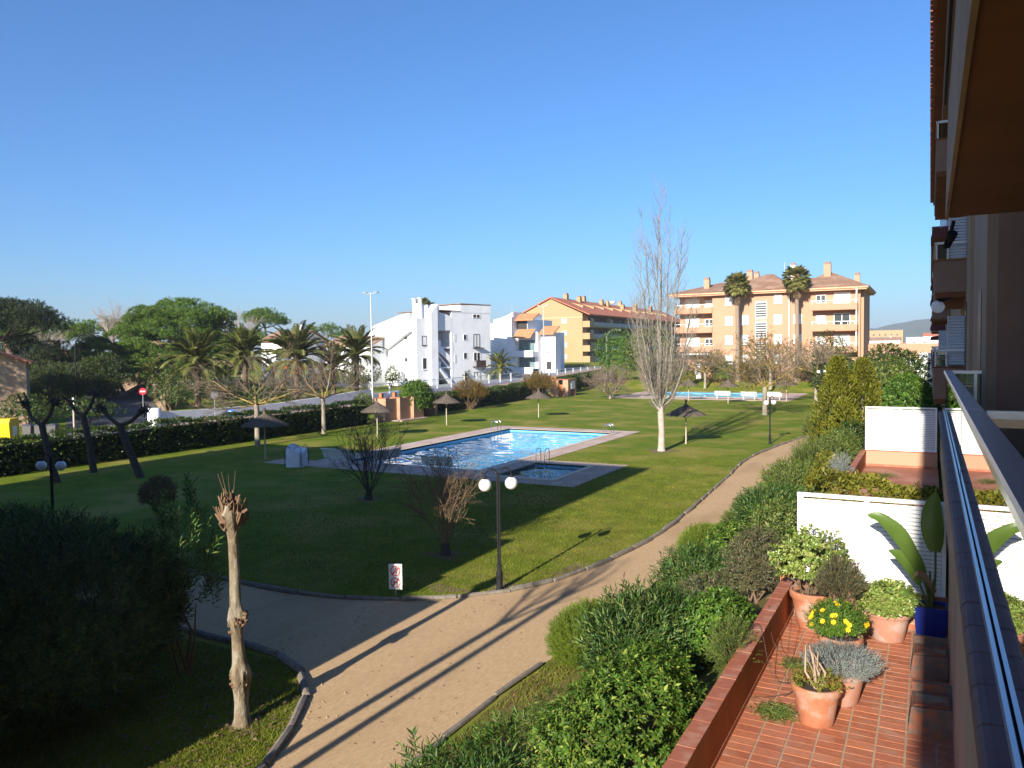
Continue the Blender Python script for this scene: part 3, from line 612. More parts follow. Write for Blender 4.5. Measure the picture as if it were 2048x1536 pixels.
for z in (5.6, 2.6):
    p = B('balcony', WHITEWALL, w2, (-65.8, -59.9, 124.2, 126.5, z-.9 if z > 3 else z-1.0, z+.05)); B('parapet', WHITEWALL, p, (-65.8, -59.9, 124.2, 124.4, z+.052, z+.25))
    g = win(w2, 'y', 126.5, -64.6, -60.9, z+.05, z+2.1, mat('green_glass', (.12, .19, .19), (.16, .22, .22), .5, .15, spec=.7), WIND, sill=False, mull=1)
for x in (-65.3, -62.6):
    MB().prism([(x, 0), (x, .9)] + [(x+1+math.cos(t)*1.0, .9+math.sin(t)*.9) for t in np.linspace(math.pi, 0, 9)] + [(x+2, 0)], 'y', 124.1, 124.19).build('arch', DARK, w2)
B('wall_base', WHITEWALL, w2, (-66.5, -59.9, 124.21, 126.4, 0, 2.5)); win(w2, 'y', 126, -70.2, -69.2, 6.2, 7.6, SHUTTER, WHITE); win(w2, 'y', 124.9, -66.6, -66.1, 4.0, 4.5, WIND, WHITE)
w2.scale = (.81, 1, 1); w2.location.x = -66.45
# ---- long yellow apartment block with red roof
yb = thing('yellow_apartment_block', 'long pale yellow apartment block with red tiled gable roof in the distance', 'building', (-82, 200, 2.8))
MB().prism([(-91.7, 1), (-91.7, 14.4), (-82.7, 18.4), (-74.3, 14.6), (-74.3, 1)], 'y', 175, 262).build('wall', YELLOW, yb)
MB().prism([(-92.3, 14.3), (-82.7, 18.65), (-72.3, 14.2), (-72.3, 14.45), (-82.7, 18.95), (-92.3, 14.6)], 'y', 174.6, 263).build('roof', ROOFR, yb)
B('string_course', EAV, yb, (-91.8, -74.2, 174.9, 174.98, 13.6, 13.85))
for z in (12.35, 9.4, 6.5, 3.6): win(yb, 'y', 175, -79.9, -78.4, z, z+1.15, mat('grey_blind', (.30, .35, .36), (.26, .31, .33), .6, .5), EAV, sill=False)
for x in (-87.2, -86.0, -84.8): win(yb, 'y', 175, x, x+.35, 12.1, 13.5, WINGLASS, EAV, sill=False)
for z in (11.3, 8.4, 5.4, 2.8):
    B('balcony', YELLOW, yb, (-74.28, -72.4, 175.05, 178, z, z+1.5)); bl = B('balcony_slab', YELLOW, yb, (-74.28, -72.5, 178.02, 262, z, z+.3))
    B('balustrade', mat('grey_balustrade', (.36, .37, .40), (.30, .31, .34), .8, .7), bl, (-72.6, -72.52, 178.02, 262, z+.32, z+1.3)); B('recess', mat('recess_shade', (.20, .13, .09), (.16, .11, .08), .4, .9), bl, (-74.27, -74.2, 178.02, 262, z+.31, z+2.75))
    for k in range(12):
        y = 180+k*6.6; w_ = B('window', WINGLASS, yb, (-74.19, -74.15, y, y+1.8, z+.35, z+2.3)); B('frame', WHITE, w_, (-74.148, -74.12, y+.85, y+.95, z+.35, z+2.3))
        if k % 2: B('divider', YELLOW, yb, (-74.1, -72.7, y+3.2, y+3.5, z+.31, z+2.8))
for k in range(11):
    y = 181+k*7; d_ = MB(); d_.prism([(-80.5, 17.6), (-76.6, 16.0), (-76.6, 16.9), (-80.5, 17.9)], 'y', y, y+.5); d_.build('roof_divider', YELLOW, yb)
for k, (x, y) in enumerate(((-82.6, 184), (-81.5, 190), (-82.8, 196), (-81.2, 205), (-80.6, 208), (-79, 216), (-82, 222), (-79.5, 228), (-82, 236), (-80, 244), (-82, 251))):
    z = 18.9-abs(x+82.7)*.42; ch = B('chimney', YELLOW, yb, (x-.5, x+.5, y-.6, y+.6, z-.6, z+1.2)); B('chimney_cap', BROWNW, ch, (x-.4, x+.4, y-.5, y+.5, z+1.201, z+1.5))
MB().lathe((0, 0, 0), [(.02, .1), (.7, .3), (1.1, .9), (.7, .34), (.02, .15)], 14).build('satellite_dish', WHITE, yb, world=False).location = (2.6, 9, 15.7)
# ---- houses half hidden by trees on the left, town at far right
def house(label, x, y, w_, d, h, z0, roof=True, m=WHITEWALL, rm=ROOFT, windows=((.2, .5), (.6, .5)), ang=0, group=None, rh=1.6):
    t = thing('house', label, 'house', (x, y, z0), group, ang)
    def q(*a): return a
    b = MB(); b.box(-w_/2, w_/2, -d/2, d/2, -1, h); b.build('wall', m, t, world=False)
    if roof:
        b = MB(); b.prism([(-d/2, h-.02), (0, h+rh-.15), (d/2, h-.02)], 'x', -w_/2, w_/2); b.build('gable', m, t, world=False)
        b = MB(); b.prism([(-d/2-.4, h), (0, h+rh), (d/2+.4, h), (d/2+.4, h-.14), (0, h+rh-.14), (-d/2-.4, h-.14)], 'x', -w_/2-.4, w_/2+.4); b.build('roof', rm, t, world=False)
        b = MB(); b.box(w_*.2, w_*.2+.7, -.4, .4, h+rh*.4, h+rh+.9); b.build('chimney', m, t, world=False)
    for fx, fz in windows:
        X = -w_/2+w_*fx; Z = h*fz
        b = MB(); b.box(X-.5, X+.5, -d/2-.03, -d/2-.005, Z-.5, Z+.6); wo = b.build('window', WINGLASS, t, world=False)
        b = MB(); b.box(X-.58, X+.58, -d/2-.07, -d/2-.002, Z+.6, Z+.68); b.box(X-.62, X+.62, -d/2-.12, -d/2-.002, Z-.6, Z-.5); b.build('frame', m, wo, world=False)
    return t
house('white villa with a brown tiled roof behind the orange-fruited palm', -79, 98, 9, 8, 5.6, 1.4, windows=((.25, .65), (.65, .65)))
house('white villa with low tiled roof between the palms and the white building', -92, 150, 16, 9, 8.2, 2.2, windows=((.2, .7), (.5, .7), (.8, .7)))
house('white house with tall chimney behind the middle palm', -88, 92, 7, 7, 6.2, 1.6, windows=((.5, .6),))
house('shaded beige house behind the bins at the far left', -73, 37.5, 9, 8, 5.4, .1, m=BEIGE, rm=ROOFR, windows=((.55, .75), (.8, .3)), ang=-.55)
house('terracotta villa glimpsed between the dark pines at the left', -101, 62, 9, 8, 4.2, 1.2, m=PEACH, rm=ROOFR, windows=((.3, .6), (.7, .6)), ang=-.5)
house('tan house below the big umbrella pine', -112, 84, 14, 9, 5.6, 1.3, m=BEIGE, rm=ROOFT, windows=((.3, .6), (.7, .6)), ang=-.6)
TW = [('white town house under the hazy hill with a bell turret', -49, 610, 17, 12, 15), ('white long town house right of the turret house', -29, 600, 22, 10, 9.5), ('ochre hotel with rows of windows under the hill', -30, 660, 24, 10, 17.5),
      ('red roofed house at the left of the distant town', -62, 560, 12, 10, 11), ('white town house nearest to the balconies', -6, 560, 15, 10, 11), ('low red roofed town house beside the balconies', 3, 600, 14, 10, 12.0), ('grey roofed row in front of the distant town', -52, 420, 34, 14, 6.3)]
for i, (lb, x, y, w_, d, h) in enumerate(TW):
    house(lb, x, y, w_, d, h, 0, m=(YELLOW if i == 2 else WHITEWALL), rm=(ROOFR if i in (3, 5) else ROOFT), roof=i in (0, 1, 3, 5, 6), windows=[(k/6, .8) for k in range(1, 6)] if i == 2 else ((.3, .7), (.7, .7)), group='distant town houses', rh=2.2)
# ---- white street walls with panel fence
def wallrun(t, pts, th, h0, m):
    for (x0, y0, h_), (x1, y1, h2) in zip(pts, pts[1:]):
        b = MB(); g0, g1 = float(gz(x0, y0)), float(gz(x1, y1))
        b.V = [(x0-th/2, y0, g0-.5), (x0+th/2, y0, g0-.5), (x1+th/2, y1, g1-.5), (x1-th/2, y1, g1-.5), (x0-th/2, y0, h_), (x0+th/2, y0, h_), (x1+th/2, y1, h2), (x1-th/2, y1, h2)]
        b.F = [(0,3,2,1),(4,5,6,7),(0,1,5,4),(1,2,6,5),(2,3,7,6),(3,0,4,7)]; b.build('wall_section', m, t)
sw = thing('street_wall', 'long low white wall with rounded end along the street behind the hedge', 'wall', (-56.5, 56, 0))
wallrun(sw, [(-57.0, 43.6, 1.15), (-56.6, 50, 1.05), (-56.4, 56, 1.05), (-56.2, 62, 1.3), (-56.1, 70.4, 1.75)], .25, 0, WHITEWALL)
MB().lathe((-57.1, 43.2, 0), [(0.0, -.3), (.55, -.3), (.55, 1.35), (.45, 1.5), (.05, 1.52), (0.0, 1.52)], 18).build('rounded_pier', WHITEWALL, sw, smooth=True)
fw = thing('fence_wall', 'white wall topped by a white framed panel fence in front of the white buildings', 'fence', (-56, 100, 0))
ys = list(np.arange(70.6, 146, 4.0)); hts = [(-56.0, y, 1.05+.006*(y-70)) for y in ys]
wallrun(fw, hts, .22, 0, WHITEWALL)
strip('driveway', [(-66.5, y, -56.2, y) for y in range(72, 148, 4)], .03, mat('pale_paving', (.30, .30, .31), (.25, .25, .26), .8, .9))
FPAN = glassmat('fence_panel', (.94, .96, .97), 0, 1, 1.45)
y = 70.6; 
while y < 145:
    z = 1.05+.006*(y-70); st_ = 3.35
    if not (107.2 < y < 108.5):
        pst = B('post', WHITE, fw, (-56.09, -55.91, y-.07, y+.07, z-.1, z+1.25)); pn = B('panel', FPAN, fw, (-56.01, -55.99, y+.09, y+st_-.09, z+.1, z+1.14))
        B('rail', WHITE, fw, (-56.05, -55.95, y+.08, y+st_-.08, z+1.15, z+1.24), (-56.05, -55.95, y+.08, y+st_-.08, z+.02, z+.1))
    y += st_
gw = thing('garden_wall', 'tan street wall with dark panels and a white gate beyond the side road', 'wall', (-85, 62, .8))
for k, (m_, h) in enumerate(((BEIGE, 1.5), (BEIGE, 1.6), (DARK, 1.9), (BEIGE, 1.9), (WHITE, 2.1), (BEIGE, 2.0), (BEIGE, 2.0), (BEIGE, 2.1), (BEIGE, 2.1), (DARK, 2.1))):
    x0, y0 = -70-4.4*k, 55.0+2.9*k-1; x1, y1 = x0-4.4, y0+2.9; d = Vector((x1-x0, y1-y0, 0)).normalized(); z = float(gz((x0+x1)/2, (y0+y1)/2))
    MB().obox(((x0+x1)/2, (y0+y1)/2, z+h/2-.3), d, (-d.y, d.x, 0), (0, 0, 1), 2.58, .12, h/2+.3).build('gate_panel' if m_ is WHITE else 'wall_section', m_, gw)
    MB().obox((x0, y0, z+h/2-.25), d, (-d.y, d.x, 0), (0, 0, 1), .2, .2, h/2+.4).build('pier', BEIGE, gw)

# ---- roof aerials
def aerial(label, x, y, z, h, sd=1):
    t = thing('roof_aerial', label, 'aerial', (x, y, z), 'roof aerials'); m = MB(); m.tube([(0, 0, 0), (0, 0, h)], .03, 5); m.build('mast', GREYMET, t, world=False); m = MB(); m.tube([(-.5, 0, h-.1), (.5, .1, h-.1)], .02, 4)
    for k in range(6): m.tube([(-.45+.18*k, -.3+.02*k, h-.1), (-.45+.18*k, .3-.02*k, h-.1)], .014, 4)
    m.build('antenna_bars', GREYMET, t, world=False)
aerial('thin roof aerial above the white stepped building', -72.5, 104, 10.2, 3.0); aerial('thin roof aerial beside the small white building', -69.5, 130, 11.8, 3.0); aerial('roof aerial left of the white chimney on the peach block', -18.9, 120, 15.7, 2.6); aerial('tall roof aerial on the yellow apartment block', -80.5, 195, 17.5, 4.5)
# ================================================================ GARDEN OBJECTS
def V3(*a): return Vector(a)
# ---- globe lamps (twin arms)
GLOBE = mat('opal_globe', (.72, .72, .70), (.66, .66, .64), 3, .25, spec=.5)
def globe_lamp(label, loc, rz, sc=1.0):
    t = thing('garden_lamp', label, 'lamp post', loc, 'twin globe lamps', rz); t.scale = (sc,)*3
    m = MB()
    for s in (-1, 1): m.tube([(s*.026, 0, .5), (s*.026, 0, 2.78)], .024, 8)
    m.build('pole', METALDK, t, world=False, smooth=True)
    MB().lathe((0, 0, 0), [(0, 0), (.10, 0), (.10, .03), (.075, .06), (.075, .36), (.085, .38), (.085, .42), (.06, .46), (.06, .6), (.03, .64), (0, .64)], 14).build('base', METALDK, t, world=False, smooth=True)
    for s in (-1, 1):
        arc = [(s*(.026+.155*(1-math.cos(a))), 0, 2.78+.17*math.sin(a)) for a in np.linspace(0, math.pi*.97, 12)]
        a_ = MB().tube(arc, .017, 8).build('arm', METALDK, t, world=False, smooth=True)
        x = arc[-1][0]
        MB().lathe((x, 0, 2.70), [(0, .08), (.03, .08), (.055, .05), (.055, .0), (0, 0)], 12).build('collar', METALDK, a_, world=False, smooth=True)
        MB().lathe((x, 0, 2.57), [(.004, -.152)] + [(.155*math.sin(u), -.155*math.cos(u)) for u in np.linspace(.2, math.pi-.25, 14)] + [(.03, .152)], 20).build('globe', GLOBE, t, world=False, smooth=True)
globe_lamp('twin globe lamp post in the foreground at the edge of lawn and path', (-9.43, 16.80, 0), math.radians(50), 1.04)
globe_lamp('twin globe lamp post farther up the path beside the bamboo-like shrubs', (-8.67, 49.8, 0), math.radians(60))
globe_lamp('twin globe lamp post standing in deep shade at the left', (-24.1, 14.5, 0), math.radians(20))
globe_lamp('twin globe lamp post half hidden beside the golden conifer', (-9.6, 84, .6), math.radians(40), 1.1)
# ---- thatched parasols
THATCH = mat('heather_thatch', (.155, .125, .095), (.085, .068, .052), 16, .98, .02, 50, stretch=(1, 1, 3))
def parasol_proto():
    t = thing('thatched_parasol', 'x', 'parasol', (0, 0, 0), 'thatched parasols on the lawn')
    MB().tube([(0, 0, -.05), (.012, .005, .9), (-.008, 0, 1.75)], [.045, .042, .038], 8).build('pole', WPOLE, t, world=False, smooth=True)
    MB().tube([(-.008, 0, 1.5), (0, 0, 2.5)], .032, 8).build('pole_top', BARKD, t, world=False)
    prof = [(.03, 2.72), (.06, 2.5), (.16, 2.38), (.4, 2.24), (.75, 2.06), (1.0, 1.92), (1.12, 1.82)]
    r = np.random.default_rng(3); m = MB(); m.lathe((0, 0, 0), prof + [(1.06, 1.84), (.6, 2.06), (.05, 2.36)], 28)
    m.V = [(v[0]*(1+r.normal(0, .025)), v[1]*(1+r.normal(0, .025)), v[2]+r.normal(0, .015)) for v in m.V]
    c = m.build('canopy', THATCH, t, world=False)
    n = 1500; a = r.uniform(0, 2*math.pi, n); s = np.sqrt(r.uniform(0.002, 1, n)); pr = np.array([p[0] for p in prof]); pz = np.array([p[1] for p in prof])
    r0 = .05+s*1.0; r1 = np.minimum(r0+r.uniform(.12, .3, n), 1.22+r.normal(0, .05, n)); z0 = np.interp(r0, pr, pz)+.02; z1 = np.interp(r1, pr, pz)+r.uniform(.0, .035, n)-np.maximum(r1-1.1, 0)*.4
    wd = r.uniform(.008, .022, n); ca, sa = np.cos(a), np.sin(a); a2 = a+r.normal(0, .06, n); c2, s2 = np.cos(a2), np.sin(a2)
    P = np.stack([np.stack([r0*ca-sa*wd, r0*sa+ca*wd, z0], 1), np.stack([r0*ca+sa*wd, r0*sa-ca*wd, z0], 1), np.stack([r1*c2+s2*wd*.6, r1*s2-c2*wd*.6, z1], 1), np.stack([r1*c2-s2*wd*.6, r1*s2+c2*wd*.6, z1], 1)], 1).reshape(-1, 3)
    npmesh('straw', P, np.arange(4*n).reshape(-1, 4), THATCH, c, world=False)
    tu = MB()
    for k in range(26):
        an = r.uniform(0, 6.28); tu.tube([(.03*math.cos(an), .03*math.sin(an), 2.48), (.05*math.cos(an), .05*math.sin(an), 2.62), ((.03+r.uniform(0, .07))*math.cos(an), (.03+r.uniform(0, .07))*math.sin(an), 2.74+r.uniform(-.06, .1))], [.014, .012, .004], 4)
    tu.build('topknot', THATCH, c, world=False)
    return t
pp = parasol_proto(); first_p = True
for lb, x, y, s, sz in (('thatched parasol nearest the peach shower walls', -34.0, 43.4, .98, 1.0), ('thatched parasol in front of the leafy green bush by the hedge', -34.4, 52.9, .98, 1.0), ('thatched parasol beside its round shadow behind the big pool', -30.5, 61.8, 1.0, .94),
        ('rear one of the two touching thatched parasols by the far hedge', -40.4, 102.7, .96, .95), ('front one of the two touching thatched parasols by the far hedge', -35.1, 92.3, .95, .95), ('thatched parasol left of the far pool benches', -24.2, 87.7, 1.0, .95),
        ('thatched parasol in front of the far pool benches', -19.0, 84.3, 1.05, 1.0), ('dark thatched parasol right of the yellow leaved tree by the far pool', -13.8, 89.3, 1.12, 1.0), ('dark thatched parasol in the shadow right of the tall bare poplar', -13.4, 47.9, 1.08, 1.0), ('shaded thatched parasol in front of the left hedge trees', -33.2, 32.2, 1.12, 1.05)):
    if first_p: pp.location = (x, y, 0); pp.scale = (s, s, sz); pp['label'] = lb; first_p = False
    else: copytree(pp, (x, y, 0), random.uniform(0, 6), (s, s, sz), lb)
# ---- benches
BENCHW = mat('bench_paint', (.62, .66, .62), (.54, .58, .55), 6, .6)
def bench_proto():
    t = thing('park_bench', 'x', 'bench', (0, 0, 0), 'white slatted benches by the pools')
    W = 1.75
    for k in range(5): MB().box(-W/2, W/2, -.28+.115*k, -.19+.115*k, .42-.012*k, .45-.012*k).build('seat_slat', BENCHW, t, world=False)
    for k in range(5):
        z = .50+.085*k; y = -.31-.035*k; MB().obox((0, y, z), (1, 0, 0), (0, -.38, .92), (0, .92, .38), W/2, .036, .013).build('back_slat', BENCHW, t, world=False)
    MB().box(-W/2-.03, W/2+.03, -.55, -.44, .90, .94).build('top_rail', BENCHW, t, world=False)
    for s in (-.62, .62):
        MB().tube([(s, -.48, 0), (s, -.36, .12), (s, -.30, .30), (s, -.33, .46), (s, -.47, .91)], .028, 6).build('leg', BENCHW, t, world=False, smooth=True)
        MB().tube([(s, .30, 0), (s, .24, .2), (s, .25, .38), (s, .1, .40), (s, -.30, .41)], .026, 6).build('leg', BENCHW, t, world=False, smooth=True)
    return t
bp_ = bench_proto(); fb = True
for lb, x, y, rz in (('white slatted bench seen from behind, nearest the white bag', -27.3, 31.75, .05), ('white slatted bench on the paving turned sideways behind the dark bare bush', -25.1, 32.4, 1.2), ('shaded slatted bench behind the brown bare bush', -20.9, 31.6, .03), ('left white bench beside the far pool', -21.2, 91.4, .1), ('middle white bench beside the far pool', -18.0, 90.6, -.05), ('right white bench beside the far pool', -15.4, 91.0, .05)):
    if fb: bp_.location = (x, y, .022); bp_.rotation_euler = (0, 0, rz); bp_['label'] = lb; fb = False
    else: copytree(bp_, (x, y, .022), rz, 1, lb)
# ---- big white builder's bag
bag = thing('bulk_bag', 'white woven bulk bag with dark straps on the shaded lawn', 'bag', (-29.4, 30.7, 0), None, .25)
m = MB(); r = np.random.default_rng(5); n = 22; rows = []
for k, z in enumerate(np.linspace(0, 1, 9)):
    for j in range(n):
        a = 2*math.pi*j/n; c, s_ = math.cos(a), math.sin(a); q = (abs(c)**6+abs(s_)**6)**(-1/6); R = .46*q*(1+.03*math.sin(z*9+j))*(1 if z < .9 else .97)
        top = .95+.17*math.cos(a-2.6)+.05*math.sin(3*a) if z > 0 else 0
        m.V.append((R*c+r.normal(0, .008), R*s_+r.normal(0, .008), z*top+r.normal(0, .006)))
for k in range(8):
    for j in range(n): j2 = (j+1) % n; m.F.append((k*n+j, k*n+j2, (k+1)*n+j2, (k+1)*n+j))
k = len(m.V); m.V += [(.2*math.cos(2*math.pi*j/n), .2*math.sin(2*math.pi*j/n), .72+r.normal(0, .04)) for j in range(n)]
for j in range(n): j2 = (j+1) % n; m.F.append((8*n+j, 8*n+j2, k+j2, k+j))
m.F.append(tuple(range(k, k+n)))
BAGM = mat('woven_white', (.66, .68, .70), (.58, .60, .63), 5, .75, .02, 9)
m.build('bag_body', BAGM, bag, world=False, smooth=True)
STR = mat('navy_strap', (.02, .025, .05), (.03, .035, .06), 9, .8)
for sx, sy in ((-1, -1), (1, -1), (1, 1), (-1, 1)): MB().tube([(sx*.47, sy*.40, .05), (sx*.475, sy*.40, .8), (sx*.36, sy*.36, 1.12), (sx*.1, sy*.43, 1.0)], .018, 4).build('strap', STR, bag, world=False)
# ---- pool ladders
CHROME = mat('chrome', (.72, .73, .74), (.68, .69, .70), 9, .15, metal=1.0)
def ladder(label, loc, rz):
    t = thing('pool_ladder', label, 'ladder', loc, 'pool ladders', rz)
    for s in (-.25, .25):
        MB().tube([(s, -.45, .02), (s, -.45, .55)] + [(s, -.45+.28*(1-math.cos(a)), .55+.22*math.sin(a)) for a in np.linspace(.3, math.pi, 8)] + [(s, .13, .2), (s, .16, -.8)], .022, 8).build('handrail', CHROME, t, world=False, smooth=True)
    for z in (-.25, -.5, -.75): MB().box(-.25, .25, .11, .19, z, z+.03).build('step', CHROME, t, world=False)
ladder('chrome ladder at the far left corner of the large pool', (-28.15, 50.2, .02), -math.pi/2); ladder('chrome ladder at the far right corner of the large pool', (-19.75, 50.6, .02), math.pi/2); ladder('chrome ladder between the large pool and the paddling pool', (-18.0, 36.75, .02), math.pi)
# ---- prohibition sign by the path
sg = thing('prohibition_sign', 'small white sign with two red circles forbidding balls and dogs', 'sign', (-11.4, 15.15, 0), None, math.radians(22))
SIGNW = mat('sign_white', (.78, .77, .73), (.70, .69, .66), 8, .5); RED = mat('sign_red', (.55, .03, .05), (.48, .025, .04), 8, .5); BLK = mat('sign_black', (.03, .03, .05), (.05, .05, .07), 8, .6)
MB().box(-.165, .165, -.008, .008, .22, .84).build('panel', SIGNW, sg, world=False); MB().tube([(0, .012, 0), (0, .012, .25)], .015, 6).build('post', GREYMET, sg, world=False)
for k, cz in enumerate((.67, .385)):
    m = MB(); n = 28
    for j in range(n):
        a = 2*math.pi*j/n; a2 = 2*math.pi*(j+1)/n
        m.poly([(.125*math.cos(a), -.0095, cz+.125*math.sin(a)), (.125*math.cos(a2), -.0095, cz+.125*math.sin(a2)), (.103*math.cos(a2), -.0095, cz+.103*math.sin(a2)), (.103*math.cos(a), -.0095, cz+.103*math.sin(a))])
    q = .012; m.poly([(-.075-q, -.0105, cz-.08+q), (-.075+q, -.0105, cz-.08-q), (.078+q, -.0105, cz+.075-q), (.078-q, -.0105, cz+.075+q)])
    m.build('red_circle', RED, sg, world=False, fix=False)
    m = MB()
    if k == 0:   # running figure and ball
        m.poly([(-.055+.0, -.0092, cz+.02), (.0, -.0092, cz+.03), (.03, -.0092, cz+.01), (.05, -.0092, cz+.05), (.04, -.0092, cz+.055), (.02, -.0092, cz+.03), (-.05, -.0092, cz+.04)]); m.poly([(.0, -.0092, cz+.03), (.03, -.0092, cz+.01), (.035, -.0092, cz-.06), (.015, -.0092, cz-.065)])
        m.poly([(.01+.02*math.cos(a), -.0092, cz+.065+.02*math.sin(a)) for a in np.linspace(0, 6.28, 10)[:-1]]); m.poly([(-.03+.02*math.cos(a), -.0092, cz-.055+.02*math.sin(a)) for a in np.linspace(0, 6.28, 10)[:-1]])
    else:        # dog
        m.poly([(-.06, -.0092, cz+.035), (-.035, -.0092, cz+.05), (-.01, -.0092, cz+.01), (.045, -.0092, cz+.0), (.05, -.0092, cz-.02), (-.03, -.0092, cz-.01)])
        for x0 in (-.028, .03): m.poly([(x0, -.0092, cz-.005), (x0+.015, -.0092, cz-.005), (x0+.012, -.0092, cz-.065), (x0, -.0092, cz-.065)])
        m.poly([(.045, -.0092, cz), (.05, -.0092, cz-.01), (.075, -.0092, cz+.03), (.07, -.0092, cz+.035)])
    m.build('pictogram', BLK, sg, world=False, fix=False)
# ---- peach shower walls by the hedge
def shower(label, loc, kind):
    t = thing('shower_wall', label, 'shower', loc)
    if kind == 0:
        for i, (x, y) in enumerate(((0, 0), (.35, 1.55), (.7, 3.1))):
            B_ = MB(); B_.box(x-1.0, x+.25, y, y+.3, 0, 1.95+.0*i); B_.box(x-.15+.1, x+.15+.1, y+.302, y+1.54, 0, 1.92); B_.build('partition', PEACH, t, world=False)
            MB().box(x-1.03, x+.28, y-.03, y+.33, 1.951, 2.0).build('coping', TERRA, t, world=False)
        for x, y in ((-.6, .5), (-.3, 2.0)): MB().box(x-.14, x+.14, y-.14, y+.14, 1.6, 2.38).build('pier', TERRAWALL, t, world=False)
        MB().box(.3, 1.5, .6, 4.6, 0, .06).build('step', PAVE, t, world=False); MB().box(-.6, .6, 7.0, 7.4, 0, 1.8).build('end_pier', PEACH, t, world=False)
    else:
        MB().box(-1.0, .15, 0, .5, 0, 2.1).box(.75, 1.5, .0, .8, 0, 2.1).box(-1, 1.5, 2.2, 2.6, 0, 2.1).build('partition', PEACH, t, world=False)
        MB().box(.152, .748, .25, .33, 0, 1.5).build('door', TERRAWALL, t, world=False); MB().box(-1.05, 1.55, -.05, 2.65, 2.101, 2.16).build('coping', TERRA, t, world=False)
        MB().tube([(-.45+.22*math.cos(a), -.03, 1.35+.22*math.sin(a)) for a in np.linspace(0, 6.28, 16)], .05, 6, cap=False).build('life_ring', mat('ring_orange', (.6, .33, .2), (.5, .27, .16), 5, .6), t, world=False, smooth=True)
        MB().box(1.5, 1.53, .9, 2.1, .9, 2.0).build('notice_board', WHITE, t, world=False); MB().box(-.9, -.7, 0, .2, 2.16, 2.5).box(-.4, -.2, 0, .2, 2.16, 2.5).build('pier', TERRAWALL, t, world=False)
shower('stepped peach shower walls between the hedges beside a thatched parasol', (-41.2, 53.5, 0), 0); shower('peach shower cabin with life ring at the end of the far hedge', (-42.0, 90.6, 0), 1)
# ---- street furniture
def mast(label, x, y, z0, h, kind, GREYMET=GREYMET):
    t = thing('street_light', label, 'street light', (x, y, z0))
    if kind == 0:
        MB().tube([(0, 0, -.5), (0, 0, h*.5), (0, 0, h)], [.12, .09, .055], 8).build('mast', GREYMET, t, world=False, smooth=True)
        MB().box(-.75, .75, -.04, .04, h-.06, h+.02).build('cross_arm', GREYMET, t, world=False)
        for s in (-1, 1): MB().box(s*.7-.22, s*.7+.22, -.13, .13, h+.02, h+.12).build('lamp_head', GREYMET, t, world=False)
    else:
        MB().tube([(0, 0, -.5), (0, 0, h-1.4), (.12*kind, .05, h-.8), (.5*kind, .2, h-.25), (1.1*kind, .45, h), (1.6*kind, .65, h+.02)], [.09, .075, .07, .06, .05, .05], 8).build('mast', GREYMET, t, world=False, smooth=True)
        MB().obox((1.9*kind, .78, h-.02), (.92*kind, .38, 0), (-.38, .92, 0), (0, 0, 1), .4, .13, .07).build('lamp_head', GREYMET, t, world=False)
mast('tall grey twin-head street light left of the white building', -50, 63.2, .2, 11.7, 0); mast('tall grey twin-head street light in front of the small white building', -50, 103.3, 1, 11.4, 0)
mast('curved street light in front of the yellow apartment block', -44.0, 113, 2, 6.9, .9); mast('slender curved street light among the dark trees at the left', -72.4, 46.3, .6, 7.5, 1.0, METALDK)
def road_sign(label, x, y, z0, zc, kind, rz=0):
    t = thing('road_sign', label, 'road sign', (x, y, z0), None, rz); r = .31
    MB().tube([(0, .03, -.2), (0, .03, zc+.2)], .032, 6).build('post', GREYMET, t, world=False)
    mm = {'no': RED, 'blue': mat('sign_blue', (.02, .12, .45), (.02, .10, .40), 6, .5), 'back': GREYMET}[kind]
    MB().prism([(r*math.cos(a), zc+r*math.sin(a)) for a in np.linspace(0, 2*math.pi, 25)[:-1]], 'y', -.015, .015).build('disc', mm, t, world=False)
    if kind == 'no': MB().box(-.2, .2, -.024, -.0155, zc-.055, zc+.055).build('white_bar', SIGNW, t, world=False)
    if kind == 'blue':
        MB().tube([(-.12, -.02, zc+.12), (.1, -.02, zc-.12)], .035, 4).tube([(-.03, -.02, zc+.13), (.13, -.02, zc-.02)], .02, 4).build('symbol', SIGNW, t, world=False)
road_sign('red no-entry sign with a white bar at the side road corner', -61.5, 45.4, 0, 2.72, 'no', .75); road_sign('round sign seen from the back on a white post behind the hedge', -50, 43.3, 0, 2.7, 'back', 1.1); road_sign('round blue sign just above the hedge', -50.4, 45.2, 0, 1.2, 'blue', .6)
pt = thing('marker_post', 'pale tapering marker post in front of the shaded road', 'post', (-53.6, 34, 0)); MB().tube([(0, 0, -.2), (0, 0, 3.0)], [.07, .06], 8).build('shaft', WPOLE, pt, world=False); MB().box(-.09, .09, -.02, .02, 2.5, 3.0).build('plate', WHITE, pt, world=False)
tb_ = thing('bollard', 'thin pale post at the rounded end of the white street wall', 'post', (-58.0, 43.6, 0)); MB().tube([(0, 0, -.2), (0, 0, 1.35)], .045, 8).lathe((0, 0, 1.35), [(.045, 0), (.05, .03), (0.001, .06)], 8).build('shaft', WHITE, tb_, world=False)
YEL = mat('bin_yellow', (.72, .46, .01), (.64, .40, .01), 5, .45); 
cb = thing('recycling_container', 'bright yellow recycling container beyond the hedge at far left', 'container', (-58.2, 31.7, 0), None, .6)
MB().prism([(-.62, .12), (-.72, 1.25), (-.55, 1.55), (.55, 1.55), (.72, 1.25), (.62, .12)], 'x', -.75, .75).build('body', YEL, cb, world=False); MB().box(-.4, .1, -.74, -.70, 1.08, 1.22).build('slot', BLK, cb, world=False); MB().box(.76, .775, -.3, .3, .3, 1.0).build('label_plate', SIGNW, cb, world=False)
for s in (-.5, .5): MB().tube([(s-.04, -.5, .07), (s+.04, -.5, .07)], .07, 8).build('wheel', BLK, cb, world=False)
